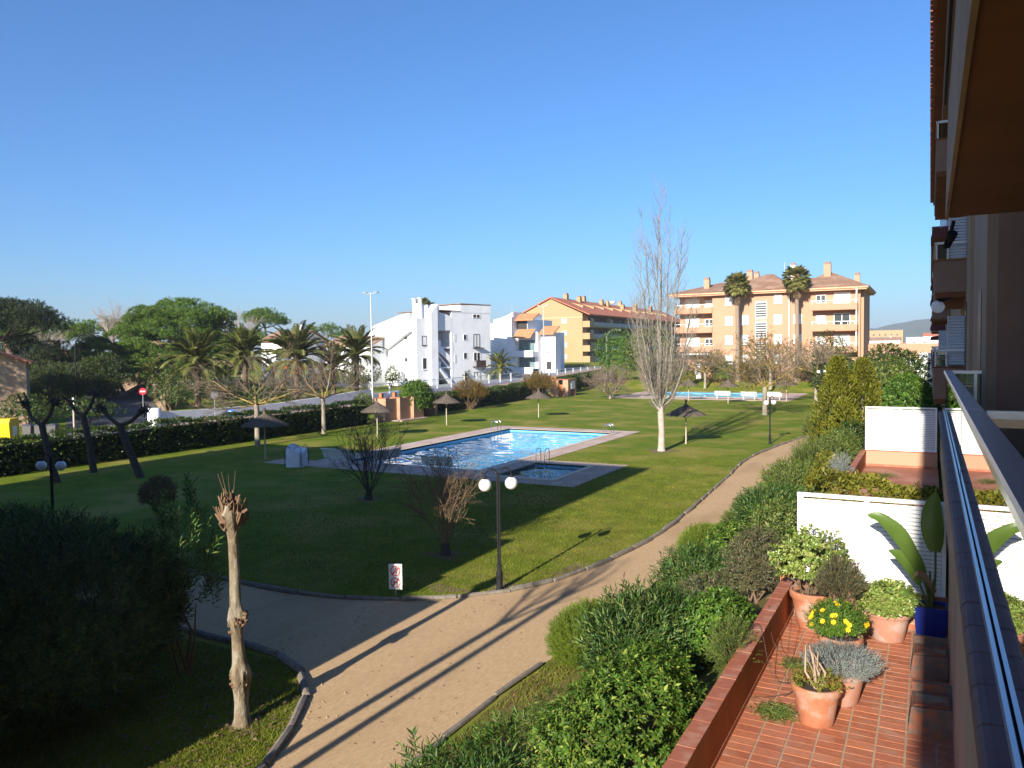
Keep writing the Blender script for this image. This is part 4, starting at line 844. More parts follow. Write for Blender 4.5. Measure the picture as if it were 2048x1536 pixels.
def bin_proto():
    t = thing('wheelie_bin', 'x', 'bin', (0, 0, 0), 'dark bins beside the yellow container', .6)
    MB().prism([(-.26, .1), (-.30, 1.0), (.30, 1.0), (.24, .1)], 'y', -.28, .28).build('body', mat('bin_grey', (.10, .095, .09), (.075, .07, .068), 5, .6), t, world=False)
    MB().prism([(-.34, 1.0), (-.33, 1.06), (0, 1.16), (.33, 1.06), (.34, 1.0)], 'y', -.3, .3).build('lid', BLK, t, world=False); MB().tube([(.26, -.3, .1), (.26, .3, .1)], .1, 8).build('wheel_axle', BLK, t, world=False); return t
w0 = bin_proto(); w0.location = (-56.9, 32.7, 0); w0['label'] = 'dark wheeled bin touching the yellow container'
copytree(w0, (-56.1, 33.1, 0), .6, 1, 'middle one of the three dark wheeled bins'); copytree(w0, (-55.3, 33.5, 0), .6, 1, 'dark wheeled bin farthest from the yellow container')
mb_ = thing('meter_cabinet', 'white utility cabinet at the path edge among the shrubs', 'cabinet', (-5.2, 31.2, .2)); MB().box(-.2, .2, -.14, .14, 0, .85).build('body', WHITE, mb_, world=False); MB().box(-.17, .17, -.152, -.142, .08, .8).build('door', SHUTTER, mb_, world=False); MB().box(-.23, .23, -.17, .17, .852, .89).build('lid', WHITE, mb_, world=False)
# ---- things on the near terrace
POT = mat('clay_pot', (.40, .155, .08), (.31, .11, .055), 6, .8, .003, 40, detail=9, col3=(.38, .24, .18), sc3=5)
POTD = mat('clay_pot_dusty', (.40, .19, .125), (.33, .145, .095), 5, .85, .002, 40, col3=(.38, .26, .21), sc3=5)
PSOIL = mat('pot_soil', (.06, .04, .025), (.035, .025, .018), 25, .98, .015, 60)
def pot(label, x, y, r, h, m=POT, sides=30):
    t = thing('clay_pot', label, 'flower pot', (x, y, 1.505), 'clay pots on the terrace')
    MB().lathe((0, 0, 0), [(0, 0), (r*.66, 0), (r*.70, .02), (r*.84, h*.55), (r*.90, h*.78), (r*.98, h*.80), (r*1.0, h*.83), (r*1.02, h*.95), (r*.99, h), (r*.90, h), (r*.87, h*.9), (r*.8, h*.6)], sides).build('pot_body', m, t, world=False, smooth=True)
    b = MB(); b.lathe((0, 0, h*.86), [(r*.885, 0), (r*.5, .015), (.001, .02)], sides); b.build('potting_soil', PSOIL, t, world=False); return t
pot('clay pot with dry cut stems nearest on the tiled terrace', -1.16, 9.78, .285, .47); pot('dusty clay pot of silvery lavender behind the pot of dry stems', -.98, 10.52, .33, .44, POTD); pot('clay pot of yellow flowers in the middle of the pots', -1.08, 11.75, .30, .42)
pot('round clay pot of fleshy green succulents against the low wall', -.53, 13.12, .33, .47, POTD); pot('large clay pot in the terrace corner under the pale bush', -1.62, 13.2, .36, .58)
pot('clay pot half hidden behind the yellow flowers', -1.15, 12.6, .27, .42)
bpq = thing('blue_planter', 'square glossy blue planter holding the big banana-like plant', 'planter', (.05, 13.15, 1.505))
BLUE = mat('blue_glaze', (.005, .014, .13), (.008, .02, .16), 4, .3, spec=.4)
MB().prism([(-.2, -.2), (.2, -.2), (.2, .2), (-.2, .2)], 'z', 0, .02).build('foot', BLUE, bpq, world=False)
m = MB(); 
for z0, z1, a, c in ((.02, .60, .18, .225), ): m.V += [(sx*a, sy*a, z0) for sx, sy in ((-1, -1), (1, -1), (1, 1), (-1, 1))] + [(sx*c, sy*c, z1) for sx, sy in ((-1, -1), (1, -1), (1, 1), (-1, 1))] + [(sx*(c-.03), sy*(c-.03), z1) for sx, sy in ((-1, -1), (1, -1), (1, 1), (-1, 1))] + [(sx*(c-.03), sy*(c-.03), z1-.06) for sx, sy in ((-1, -1), (1, -1), (1, 1), (-1, 1))]
for k in range(3):
    for j in range(4): j2 = (j+1) % 4; m.F.append((k*4+j, k*4+j2, (k+1)*4+j2, (k+1)*4+j))
m.build('planter_body', BLUE, bpq, world=False); MB().box(-.19, .19, -.19, .19, .5, .545).build('potting_soil', PSOIL, bpq, world=False)
RUSTB = mat('mortar_brick', (.16, .11, .085), (.10, .075, .06), 9, .95, .012, 30, col3=(.26, .085, .045), sc3=6); RTOP = mat('rust_paint', (.23, .065, .03), (.17, .05, .025), 6, .8, col3=(.20, .15, .10), sc3=5)
for lb, x, y, s in (('old mortar-crusted block with red painted face against the building, farther one', .06, 11.95, 1.0), ('old mortar-crusted block with peeling face against the building, nearer one', .07, 10.2, 1.05)):
    t = thing('masonry_block', lb, 'masonry block', (x, y, 1.505)); m = MB(); m.prism([(-.26, 0), (-.22, .30*s), (.2, .33*s), (.2, 0)], 'y', -.24, .26); m.build('block_body', RUSTB, t, world=False); MB().prism([(-.2, .305*s), (-.19, .325*s), (.17, .345*s), (.17, .33*s)], 'y', -.2, .12).build('painted_face', RTOP, t, world=False); MB().box(-.22, .2, .262, .34, 0, .40*s).build('back_brick', RUSTB, t, world=False)
# ================================================================ VEGETATION
def unit(a): return a/np.maximum(np.linalg.norm(a, axis=-1, keepdims=True), 1e-9)
def leaf_arrays(P, D, N, L, W, fold=.18, droop=.12):
    n = len(P); L = np.broadcast_to(np.asarray(L, float), (n,))[:, None]; W = np.broadcast_to(np.asarray(W, float), (n,))[:, None]
    D = unit(D); S = unit(np.cross(D, N)); N = np.cross(S, D)
    mid = P+D*L*.48; a = mid+S*W*.5+N*fold*W; b = mid-S*W*.5+N*fold*W; tip = P+D*L-N*droop*L
    V = np.stack([P, a, tip, b], 1).reshape(-1, 3); i = np.arange(n)[:, None]*4
    return V, np.concatenate([i+np.array([[0, 1, 2]]), i+np.array([[0, 2, 3]])], 0)
def join(parts):
    V = []; F = []; k = 0
    for v, f in parts: V.append(v); F.append(f+k); k += len(v)
    return np.concatenate(V), np.concatenate(F)
def rdir(n, rng, zmin=-1.0):
    z = rng.uniform(zmin, 1, n); a = rng.uniform(0, 2*np.pi, n); s = np.sqrt(1-z*z); return np.stack([s*np.cos(a), s*np.sin(a), z], 1)
KIND = {  # leaves per shoot, shoot length, leaf length, width, angle of leaf to shoot
    'oleander': (13, .34, .135, .024, .75), 'pitto': (11, .12, .075, .032, 1.15), 'fine': (16, .22, .075, .008, .5), 'hedge': (7, .14, .10, .055, 1.0),
    'small': (10, .14, .045, .018, .9), 'needle': (14, .20, .05, .007, .6), 'jade': (9, .09, .062, .036, 1.0), 'reed': (9, .75, .34, .022, .5), 'tuft': (6, .2, .30, .055, .75), 'far': (4, .22, .24, .14, 1.0), 'scale': (8, .22, .13, .05, .45), 'laurel': (8, .2, .13, .05, .95)}
def shoots(P, D, kind, rng, s=1.0, up=0.0):
    k, sl, L, W, ang = KIND[kind]; sl *= s; L *= s; W *= s
    n = len(P); D = unit(D); A = unit(np.cross(D, rdir(n, rng))); Bq = np.cross(D, A)
    t = (np.arange(k)+.5)/k; ph = rng.uniform(0, 6.28, n)[:, None]+np.arange(k)[None]*2.4
    rad = A[:, None]*np.cos(ph)[..., None]+Bq[:, None]*np.sin(ph)[..., None]
    an = (ang*(1.25-.65*t))[None, :, None]*rng.uniform(.75, 1.25, (n, k, 1))
    ld = D[:, None]*np.cos(an)+rad*np.sin(an); ld[..., 2] += up
    p = P[:, None]+D[:, None]*(t*sl)[None, :, None]*rng.uniform(.6, 1.2, (n, 1, 1))
    nn = D[:, None]*np.sin(an)-rad*np.cos(an)+rng.normal(0, .25, (n, k, 3))
    m = n*k; sz = rng.uniform(.65, 1.2, m)
    return leaf_arrays(p.reshape(-1, 3), ld.reshape(-1, 3), nn.reshape(-1, 3)+1e-4, L*sz, W*sz)
def lumps(d, rng, amt=.22, n=9):
    c = rdir(n, rng, -.2); w_ = rng.uniform(.5, 1, n); q = np.exp(-((1-d@c.T)/.14))*w_; return 1-amt*.6+amt*1.5*np.minimum(q.max(1), 1)
def shrub_pts(c, rx, ry, h, n, rng, fill=.45, zmin=-.55, amt=.25):
    d = rdir(n, rng, zmin); r = (1-fill*rng.uniform(0, 1, n)**2.2)*lumps(d, rng, amt)
    P = np.array(c)+np.array([0, 0, h*.5])+d*r[:, None]*np.array([rx, ry, h*.5])
    return P, d
LM = {
    'oleander': leafmat('leaf_oleander', (.030, .075, .016), (.072, .145, .026), (.16, .20, .045), trans=.3), 'oleander_dark': leafmat('leaf_oleander_dark', (.026, .062, .016), (.060, .115, .026), (.14, .16, .045)), 'pitto': leafmat('leaf_pitto', (.040, .098, .012), (.100, .175, .022), (.22, .27, .045), rough=.5, spec=.2, trans=.3),
    'lime': leafmat('leaf_lime', (.12, .19, .015), (.19, .26, .03), (.24, .28, .05), trans=.4), 'grey': leafmat('leaf_greybrown', (.085, .095, .045), (.14, .135, .07), (.17, .115, .06)), 'hedge': leafmat('leaf_hedge', (.022, .050, .010), (.050, .090, .016), (.13, .14, .02), rough=.35),
    'mixed': leafmat('leaf_mixed', (.060, .110, .022), (.135, .18, .035), (.22, .23, .06), trans=.3), 'jade': leafmat('leaf_jade', (.13, .20, .035), (.21, .27, .06), (.28, .28, .09), rough=.3, trans=.15), 'lavender': leafmat('leaf_lavender', (.20, .24, .21), (.30, .34, .30), (.26, .23, .27)),
    'gold': leafmat('leaf_goldconifer', (.09, .105, .008), (.16, .165, .014), (.20, .19, .02), trans=.15), 'pine': leafmat('leaf_pine', (.045, .105, .009), (.105, .18, .016), (.15, .22, .025), rough=.6, trans=.2), 'pine_shaded': leafmat('leaf_pine_shaded', (.010, .024, .006), (.024, .045, .009), (.055, .065, .016), rough=.6, trans=.15),  # second pine tone darkened, shade on those trees put into the leaf colour
    'yellow': leafmat('leaf_autumn', (.20, .13, .02), (.30, .21, .03), (.16, .16, .03), trans=.4), 'far': leafmat('leaf_fargreen', (.035, .065, .015), (.075, .10, .025), (.12, .12, .03)), 'brown': leafmat('leaf_brown', (.10, .06, .025), (.15, .085, .035), (.18, .12, .05)),
    'palm': leafmat('leaf_palm', (.13, .16, .032), (.22, .23, .055), (.28, .26, .08), rough=.4, trans=.35), 'fan': leafmat('leaf_fan', (.18, .20, .05), (.28, .27, .08), (.34, .29, .12), rough=.45, trans=.35), 'dry': leafmat('leaf_dry', (.16, .105, .055), (.22, .15, .085), (.12, .08, .045)), 'bright': leafmat('leaf_bright', (.05, .12, .014), (.10, .19, .022), (.15, .22, .03), trans=.35), 'yg': leafmat('leaf_yellowgreen', (.16, .17, .02), (.26, .24, .03), (.10, .13, .02), trans=.35), 'redd': leafmat('leaf_orange_twig', (.24, .12, .025), (.20, .14, .03), (.12, .11, .03), trans=.3)}
def shrub(label, x, y, z, rx, ry, h, kind, lm, n, seed=1, s=1.0, name='shrub', up=.5, fill=.45, zmin=-.55, amt=.25, stems=10, group=None, cat='shrub', bark=None):
    rng = np.random.default_rng(seed); t = thing(name, label, cat, (x, y, z), group)
    P, d = shrub_pts((x, y, z), rx, ry, h, n, rng, fill, zmin, amt); D = d*np.array([1, 1, .7])+np.array([0, 0, up])+rng.normal(0, .25, (n, 3))
    V, F = shoots(P, D, kind, rng, s); npmesh('foliage', V, F, LM[lm], t)
    if stems:
        m = MB()
        for i in range(stems):
            e = P[rng.integers(n)]; b0 = np.array([x+rng.normal(0, rx*.12), y+rng.normal(0, ry*.12), z-.05]); q = (b0+e)/2+rng.normal(0, .06*h, 3)*np.array([1, 1, .2])
            m.tube([b0, q, e], [.022*h**.5, .014*h**.5, .006], 5)
        m.build('stems', bark or TWIGB, t)
    return t
# ---- planting bed between the path and the terrace wall
def bedz(x):
    return float(np.interp(x, [-6.6, -5.6, -4.6, -3.4, -2.3], [.0, .06, .35, 1.0, 1.62]))
ys_ = np.arange(2, 75, 1.0); xs_ = np.array([-6.42, -5.9, -5.2, -4.4, -3.6, -2.9, -2.28]); V = []; F = []
for j, y in enumerate(ys_):
    sh = float(np.interp(y, [0, 12, 24, 34, 44, 52, 62, 75], [0, 0, .5, .75, .15, .6, 1.9, 2.6]))
    for i, x in enumerate(xs_):
        xx = x+sh*(1-i/6)+(i/6*max(0, min(1, (y-32)/2))*2.3); V.append((xx, y, bedz(x)*(1 if y < 33 else max(.3, 1-(y-33)/8))+.012+.03*math.sin(y*1.7+i*2)*(i > 0)))
nb_ = len(xs_)
for j in range(len(ys_)-1):
    for i in range(nb_-1): F.append((j*nb_+i, j*nb_+i+1, (j+1)*nb_+i+1, (j+1)*nb_+i))
BEDM = mat('bed_grass', (.085, .105, .02), (.15, .125, .04), 2.2, .97, .03, 40, detail=8, col3=(.17, .11, .05), sc3=.7, spec=.1)
struct(npmesh('planting_bed', V, F, BEDM, smooth=True))
# shrubs along the bed, from near to far
shrub('glossy round-leaved shrub spilling beside the terrace wall in the foreground', -3.05, 8.55, .95, .78, 1.35, 1.35, 'pitto', 'pitto', 1300, 1, 1.0, up=.35, amt=.3)
shrub('low grey-stemmed glossy shrub before the foreground pittosporum', -3.95, 9.0, .45, .62, .95, .95, 'pitto', 'mixed', 520, 201, .95, up=.3, amt=.35)
shrub('lanceolate dark green oleander sprouting at the bottom of the frame', -4.7, 7.6, .2, .85, .75, .75, 'oleander', 'oleander', 330, 2, 1.0)
shrub('small oleander shoot beside the log edging at the bottom of the frame', -5.75, 8.15, .0, .22, .2, .75, 'oleander', 'oleander', 26, 3, 1.1, stems=7)
shrub('large oleander with long leaves in the middle of the foreground bed', -3.75, 11.25, .75, .78, 1.15, 1.25, 'oleander', 'oleander', 900, 4, 1.05, up=.7)
shrub('feathery bright lime-green ball shrub bulging over the path', -5.6, 13.35, .05, .58, .85, .95, 'fine', 'lime', 2600, 5, 1.05, up=.8, amt=.1, fill=.25)
shrub('yellow-green glossy shrub leaning over the terrace coping', -2.72, 11.5, 1.35, .40, .55, .95, 'pitto', 'bright', 420, 6, 1.05)
shrub('rosemary-like trailing shrub on the terrace wall edge', -2.28, 10.4, 1.75, .16, .55, .45, 'needle', 'mixed', 420, 7, 1.0)
shrub('fresh green cut oleander branches lying on the grass bed', -5.25, 9.7, .05, .62, .85, .25, 'oleander', 'bright', 120, 8, 1.0, up=0, stems=6)
shrub('greyish olive shrub behind the large oleander', -3.3, 13.2, 1.0, .48, .55, 1.0, 'small', 'grey', 700, 9, 1.2)
shrub('oleander clump beside the second lime ball', -4.45, 16.9, .4, .65, .95, .95, 'oleander', 'oleander', 520, 10, 1.0)
shrub('brown-tinged rounded shrub at the corner of the near terrace', -2.72, 14.4, 1.45, .46, .62, 1.15, 'small', 'grey', 900, 11, 1.2)
shrub('second feathery lime-green ball shrub at the path edge', -5.35, 21.3, .05, .62, 1.0, .85, 'fine', 'lime', 2200, 12, 1.1, up=.8, amt=.1, fill=.25)
shrub('glossy shrub with large rounded leaves beside the second lime ball', -4.4, 19.9, .5, .55, .85, .95, 'pitto', 'pitto', 520, 13, 1.2)
shrub('light green shrub with yellow leaves behind the near white screen', -2.95, 18.3, 1.2, .5, 1.2, 1.15, 'laurel', 'mixed', 620, 14, .8)
shrub('dense green oleander hedge clump left of the near white screen', -3.8, 22.3, .8, .72, 1.6, 1.1, 'oleander', 'oleander', 850, 15, 1.05)
shrub('pale olive shrub at the path edge before the utility cabinet', -4.9, 24.5, .25, .5, 1.3, .65, 'fine', 'mixed', 900, 16, 1.3)
shrub('mixed green shrub beside the white utility cabinet', -4.1, 28.0, .55, .7, 1.9, 1.2, 'oleander', 'mixed', 800, 17, 1.15)
shrub('yellow flowering shrub by the second terrace wall', -2.85, 27.4, 1.2, .42, .8, 1.15, 'laurel', 'yg', 420, 18, .9)
shrub('silver-blue spiky shrub beside the yellow flowering shrub', -2.45, 26.3, 1.5, .16, .3, .85, 'needle', 'lavender', 260, 19, 1.6)
shrub('grey-green shrub in front of the far white screen', -3.0, 31.4, 1.1, .6, 1.3, 1.6, 'small', 'mixed', 900, 20, 1.6)
shrub('tall reed-like green clump where the path disappears', -4.75, 45.5, .1, .85, 2.2, 1.9, 'reed', 'mixed', 620, 21, 1.0, up=1.2)
shrub('second reed-like green clump nearer the cabinet', -4.35, 35.6, .2, .65, 1.8, 1.3, 'reed', 'mixed', 420, 22, .8, up=1.2)
shrub('dark leafy shrub beside the left end of the far white screen', -2.75, 34.2, .9, .5, 1.0, 1.9, 'laurel', 'hedge', 520, 23, 1.1)
shrub('olive green shrub mass behind the reed clumps', -4.9, 54.0, 0, 1.1, 3.5, 2.6, 'oleander', 'mixed', 900, 24, 1.6)
shrub('clipped bright green hedge block in front of the balconies', -.9, 42, .4, 1.3, 5.0, 4.05, 'hedge', 'bright', 2600, 25, 1.4, amt=.12, name='hedge', cat='hedge')
shrub('olive mixed hedge between the golden conifers and the clipped hedge', -2.0, 50, .2, 1.7, 5.5, 4.6, 'hedge', 'mixed', 2200, 26, 1.6, name='hedge', cat='hedge')
shrub('round dark green tree-like shrub before the peach boundary wall', -3.5, 82, 0, 3.3, 3.6, 5.6, 'far', 'hedge', 2200, 27, 1.1)
shrub('dense shrub left of the round dark shrub near the boundary wall', -8.2, 88, 0, 2.6, 3, 4.6, 'far', 'far', 1500, 28, 1.1)
def conifer(label, x, y, z, r, h, n, seed, lm='gold', kind='scale', s=1.0):
    rng = np.random.default_rng(seed); t = thing('conifer', label, 'conifer', (x, y, z))
    u = rng.uniform(0, 1, n)**.75; a = rng.uniform(0, 6.28, n); rr = r*np.minimum(1, ((1-u)*1.25)**.62+.01)*(1+.16*np.sin(a*5+u*9)+.1*np.sin(a*11-u*17))*np.sqrt(rng.uniform(.45, 1, n))
    P = np.stack([x+rr*np.cos(a), y+rr*np.sin(a), z+.15+u*h*.97], 1); D = np.stack([np.cos(a)*.6, np.sin(a)*.6, np.full(n, 1.0)], 1)+rng.normal(0, .2, (n, 3))
    V, F = shoots(P, D, kind, rng, s); npmesh('crown', V, F, LM[lm], t); MB().tube([(x, y, z-.1), (x, y, z+h*.85)], [r*.12, .02], 6).build('trunk', BARK, t); return t
conifer('golden-green conifer with a pointed top, left one behind the far screen', -3.75, 38.8, .35, 1.15, 5.0, 2300, 1); conifer('golden-green conifer, right one of the pair behind the far screen', -2.75, 39.9, .4, 1.15, 4.8, 2200, 2); conifer('small golden conifer in front of the pair', -3.3, 36.6, .5, .75, 3.0, 900, 3)
# ---- hedge on the second terrace and clipped garden hedges
def box_hedge(label, pts, w_, n, seed, lm='hedge', kind='hedge', s=1.0, name='hedge'):
    """pts: (x, y, ground, height) along the run"""
    rng = np.random.default_rng(seed); t = thing(name, label, 'hedge', (pts[0][0], pts[0][1], pts[0][2]))
    A = np.array(pts, float); d = np.r_[0, np.cumsum(np.linalg.norm(np.diff(A[:, :2], axis=0), axis=1))]; u = rng.uniform(0, d[-1], n)
    X, Y, Z, H = (np.interp(u, d, A[:, k]) for k in range(4)); i = np.clip(np.searchsorted(d, u)-1, 0, len(A)-2); tv = unit(A[i+1, :2]-A[i, :2]); nv = np.stack([tv[:, 1], -tv[:, 0]], 1)
    H = H*(1+.05*np.sin(u*1.1)+.04*np.sin(u*3.3)+.03*np.sin(u*7)); f = rng.uniform(0, 1, n); top = f < .42; sgn = np.where(rng.uniform(0, 1, n) < .72, 1, -1)
    off = np.where(top, rng.uniform(-1, 1, n), sgn*(1-.12*rng.uniform(0, 1, n)))*w_/2*(1+.08*np.sin(u*2.3)); zz = np.where(top, H-.05*rng.uniform(0, 1, n), H*rng.uniform(.02, 1, n))
    P = np.stack([X+nv[:, 0]*off, Y+nv[:, 1]*off, Z+zz], 1); D = np.stack([nv[:, 0]*np.where(top, 0, sgn), nv[:, 1]*np.where(top, 0, sgn), np.where(top, 1.0, .35)], 1)+rng.normal(0, .35, (n, 3))
    V, F = shoots(P, D, kind, rng, s); npmesh('foliage', V, F, LM[lm], t)
    m = MB()
    for a, b_ in zip(pts, pts[1:]):
        k = 0
    for q in np.arange(.4, d[-1], 1.6):
        x_, y_, z_, h_ = (float(np.interp(q, d, A[:, k])) for k in range(4)); m.tube([(x_, y_, z_-.1), (x_+rng.normal(0, .05), y_, z_+h_*.5), (x_+rng.normal(0, .12), y_+.1, z_+h_*.9)], [.03, .022, .01], 4)
    m.build('stems', TWIGB, t)
    c = MB()                                     # solid core boxes, the hedge's inner shade put into their near-black colour
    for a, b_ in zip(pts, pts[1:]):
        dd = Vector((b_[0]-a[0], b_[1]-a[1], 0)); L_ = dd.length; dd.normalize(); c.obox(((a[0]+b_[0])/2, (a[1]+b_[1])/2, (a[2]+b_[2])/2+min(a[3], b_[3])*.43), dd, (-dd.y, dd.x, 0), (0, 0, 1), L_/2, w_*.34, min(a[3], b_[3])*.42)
    c.build('shade_core', mat('hedge_inner_shade', (.012, .018, .008), (.02, .022, .012), 5, .98, .05, 12), t); return t
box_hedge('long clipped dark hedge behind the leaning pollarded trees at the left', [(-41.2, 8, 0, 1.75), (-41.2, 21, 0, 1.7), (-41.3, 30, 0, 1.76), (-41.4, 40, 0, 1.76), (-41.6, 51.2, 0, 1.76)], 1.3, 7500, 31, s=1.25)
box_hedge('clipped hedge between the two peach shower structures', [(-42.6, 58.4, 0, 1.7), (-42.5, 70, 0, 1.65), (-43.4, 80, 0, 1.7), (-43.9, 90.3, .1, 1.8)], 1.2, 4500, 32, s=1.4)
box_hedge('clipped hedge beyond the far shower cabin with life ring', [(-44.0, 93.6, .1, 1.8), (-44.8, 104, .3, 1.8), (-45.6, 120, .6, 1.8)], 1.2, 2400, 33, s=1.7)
box_hedge('yellow-green clipped hedge just beyond the near white screen', [(-1.95, 15.2, 1.5, 1.95), (-.9, 15.25, 1.5, 1.92), (-.3, 15.3, 1.5, 1.85), (.15, 15.3, 1.5, 1.7)], .6, 900, 34, 'yg', 'laurel', .75)
shrub('bushy bright green laurel bush in front of the hedge between the parasols', -41.0, 58.2, 0, 1.35, 1.6, 3.3, 'laurel', 'bright', 1200, 35, 1.5); shrub('orange-brown bare bush against the hedge, nearer one', -41.4, 68.2, 0, 1.5, 1.6, 2.6, 'fine', 'redd', 700, 36, 2.6, up=1.0, zmin=-.2, stems=30); shrub('orange-brown bare bush against the hedge beside the shower cabin', -42.0, 85.5, 0, 1.7, 2.0, 2.8, 'fine', 'redd', 700, 37, 2.8, up=1.0, zmin=-.2, stems=30)
shrub('little leafy bush at the left of the stepped shower walls', -43.0, 53.0, 0, .9, .8, 2.2, 'laurel', 'mixed', 300, 38, 1.5)
# ---- bushes at the foot of the peach block
for i, (lb, x, y, rx, h, lm) in enumerate((('dark green bush at the left foot of the peach block', -28.0, 112.0, 2.6, 4.4, 'far'), ('olive bush beside the door of the peach block', -33.5, 111.5, 2.4, 4.6, 'grey'), ('yellow-green bush under the left balcony of the peach block', -30.6, 109.6, 1.2, 2.2, 'yg'), ('round green bush between the two tall palms', -21.4, 112.2, 2.0, 3.0, 'hedge'), ('leafy bush just left of the left tall palm', -25.6, 111.0, 1.5, 2.6, 'bright'),
        ('brown-green bush at the foot of the right tall palm', -14.6, 112.4, 1.6, 2.6, 'brown'), ('dark bush right of the right tall palm', -12.2, 111.6, 1.8, 3.4, 'hedge'), ('tall green-brown leafy tree in front of the right balconies', -11.2, 105.5, 2.9, 7.6, 'far'))):
    shrub(lb, x, y, float(gz(x, y)), rx, rx, h, 'far', lm, 700 if h < 5 else 1300, 50+i, .9)
# ---- bare and branching trees
def grow(m, p, d, L, r, depth, rng, spec, tips=None):
    """recursive limb: spec[depth] = (children, spread, length ratio, upward pull, segments, wiggle)"""
    if depth >= len(spec): return
    n, spread, ratio, pull, seg, wig = spec[depth]; pts = [Vector(p)]; dd = Vector(d).normalized(); rad = [r]
    for k in range(seg):
        dd = (dd+Vector(rng.normal(0, wig, 3))+Vector((0, 0, pull/seg))).normalized(); pts.append(pts[-1]+dd*(L/seg)); rad.append(r*(1-.62*(k+1)/seg))
    m[min(depth, len(m)-1)].tube(pts, rad, 6 if depth == 0 else (5 if depth == 1 else 3), cap=False)
    if tips is not None and depth >= len(spec)-1: tips.append((pts[-1], dd.copy()))
    for k in range(n):
        f = (k+.6+rng.uniform(-.3, .3))/n; f = .18+.82*f; i = min(int(f*seg), seg-1); q = pts[i].lerp(pts[i+1], min(1, f*seg-i)); ax = Vector(rng.normal(0, 1, 3)); loc = (pts[i+1]-pts[i]).normalized()
        ax = (ax-loc*ax.dot(loc)).normalized(); a = spread*rng.uniform(.7, 1.3)
        grow(m, q, loc*math.cos(a)+ax*math.sin(a), L*ratio*rng.uniform(.7, 1.2)*(1.15-.5*f), max(r*.5*(1.1-.5*f), .0065), depth+1, rng, spec, tips)
def bare_tree(label, x, y, z, trunk, tr, arms, armL, armR, spread, spec, seed, mt=BARK, ma=BARKY, mw=TWIG, name='bare_tree', lean=(0, 0), leafm=None, nleaf=0, leafs=1.0, cat='tree', pull=.0, group=None):
    rng = np.random.default_rng(seed); t = thing(name, label, cat, (x, y, z), group)
    top = Vector((x+lean[0], y+lean[1], z+trunk)); mid = Vector((x+lean[0]*.45, y+lean[1]*.45, z+trunk*.55))
    MB().tube([(x, y, z-.1), (x, y, z+.15), mid, top], [tr*1.35, tr*1.05, tr*.9, tr*.95], 10).build('trunk', mt, t, smooth=True)
    ms = [MB(), MB(), MB()]; tips = []
    for k in range(arms):
        a = 2*math.pi*(k+rng.uniform(-.25, .25))/arms; sp = spread*rng.uniform(.75, 1.15); d = (math.cos(a)*math.sin(sp), math.sin(a)*math.sin(sp), math.cos(sp))
        grow(ms, top-Vector((0, 0, .12)), d, armL*rng.uniform(.8, 1.2), armR, 0, rng, spec, tips)
    b1 = MB(); b1.V = ms[0].V; b1.F = ms[0].F; b1.build('limbs', ma, t, fix=False, smooth=False)
    b2 = MB(); k = len(ms[1].V); b2.V = ms[1].V+ms[2].V; b2.F = ms[1].F+[tuple(i+k for i in f) for f in ms[2].F]; b2.build('twigs', mw, t, fix=False)
    if leafm:
        P = np.array([tips[i][0] for i in rng.integers(0, len(tips), nleaf)])+rng.normal(0, .12, (nleaf, 3)); V, F = shoots(P, rdir(nleaf, rng), 'hedge', rng, leafs); npmesh('leaves', V, F, LM[leafm], t)
    return t
MUL = [(6, .6, .66, .22, 5, .16), (7, .65, .62, .15, 4, .16), (5, .6, .6, .08, 3, .16), (0, .5, .5, .05, 2, .1)]
bare_tree('bare spreading tree with yellow lichen, left one before the hedge', -38.2, 36.4, 0, 2.75, .17, 8, 3.3, .062, 1.2, MUL, 61); bare_tree('bare spreading tree with yellow lichen, right one before the hedge', -39.4, 44.0, 0, 2.7, .16, 8, 2.9, .06, 1.0, MUL, 62)
bare_tree('spreading tree with a few yellow leaves beside the far lamp', -12.8, 71.0, 0, 2.5, .22, 9, 3.3, .075, 1.0, MUL, 63, leafm='yellow', nleaf=620, leafs=1.3); bare_tree('bare spreading tree behind the golden conifers', -10.6, 88.0, 0, 3.0, .22, 10, 3.6, .10, 1.2, MUL, 64)
bare_tree('leafy yellowing tree in the middle of the peach block front', -18.5, 106.5, .5, 2.6, .2, 9, 4.2, .1, .75, MUL, 65, leafm='yellow', nleaf=520, leafs=1.6)
bare_tree('bare bush of many grey twigs left of the far pool', -33.8, 88.0, 0, .4, .18, 12, 3.0, .06, .8, MUL, 66, ma=TWIG); bare_tree('spreading bare tree between the far pool and the peach block', -27.5, 108.0, .4, 2.2, .18, 9, 3.6, .08, 1.0, MUL, 67)
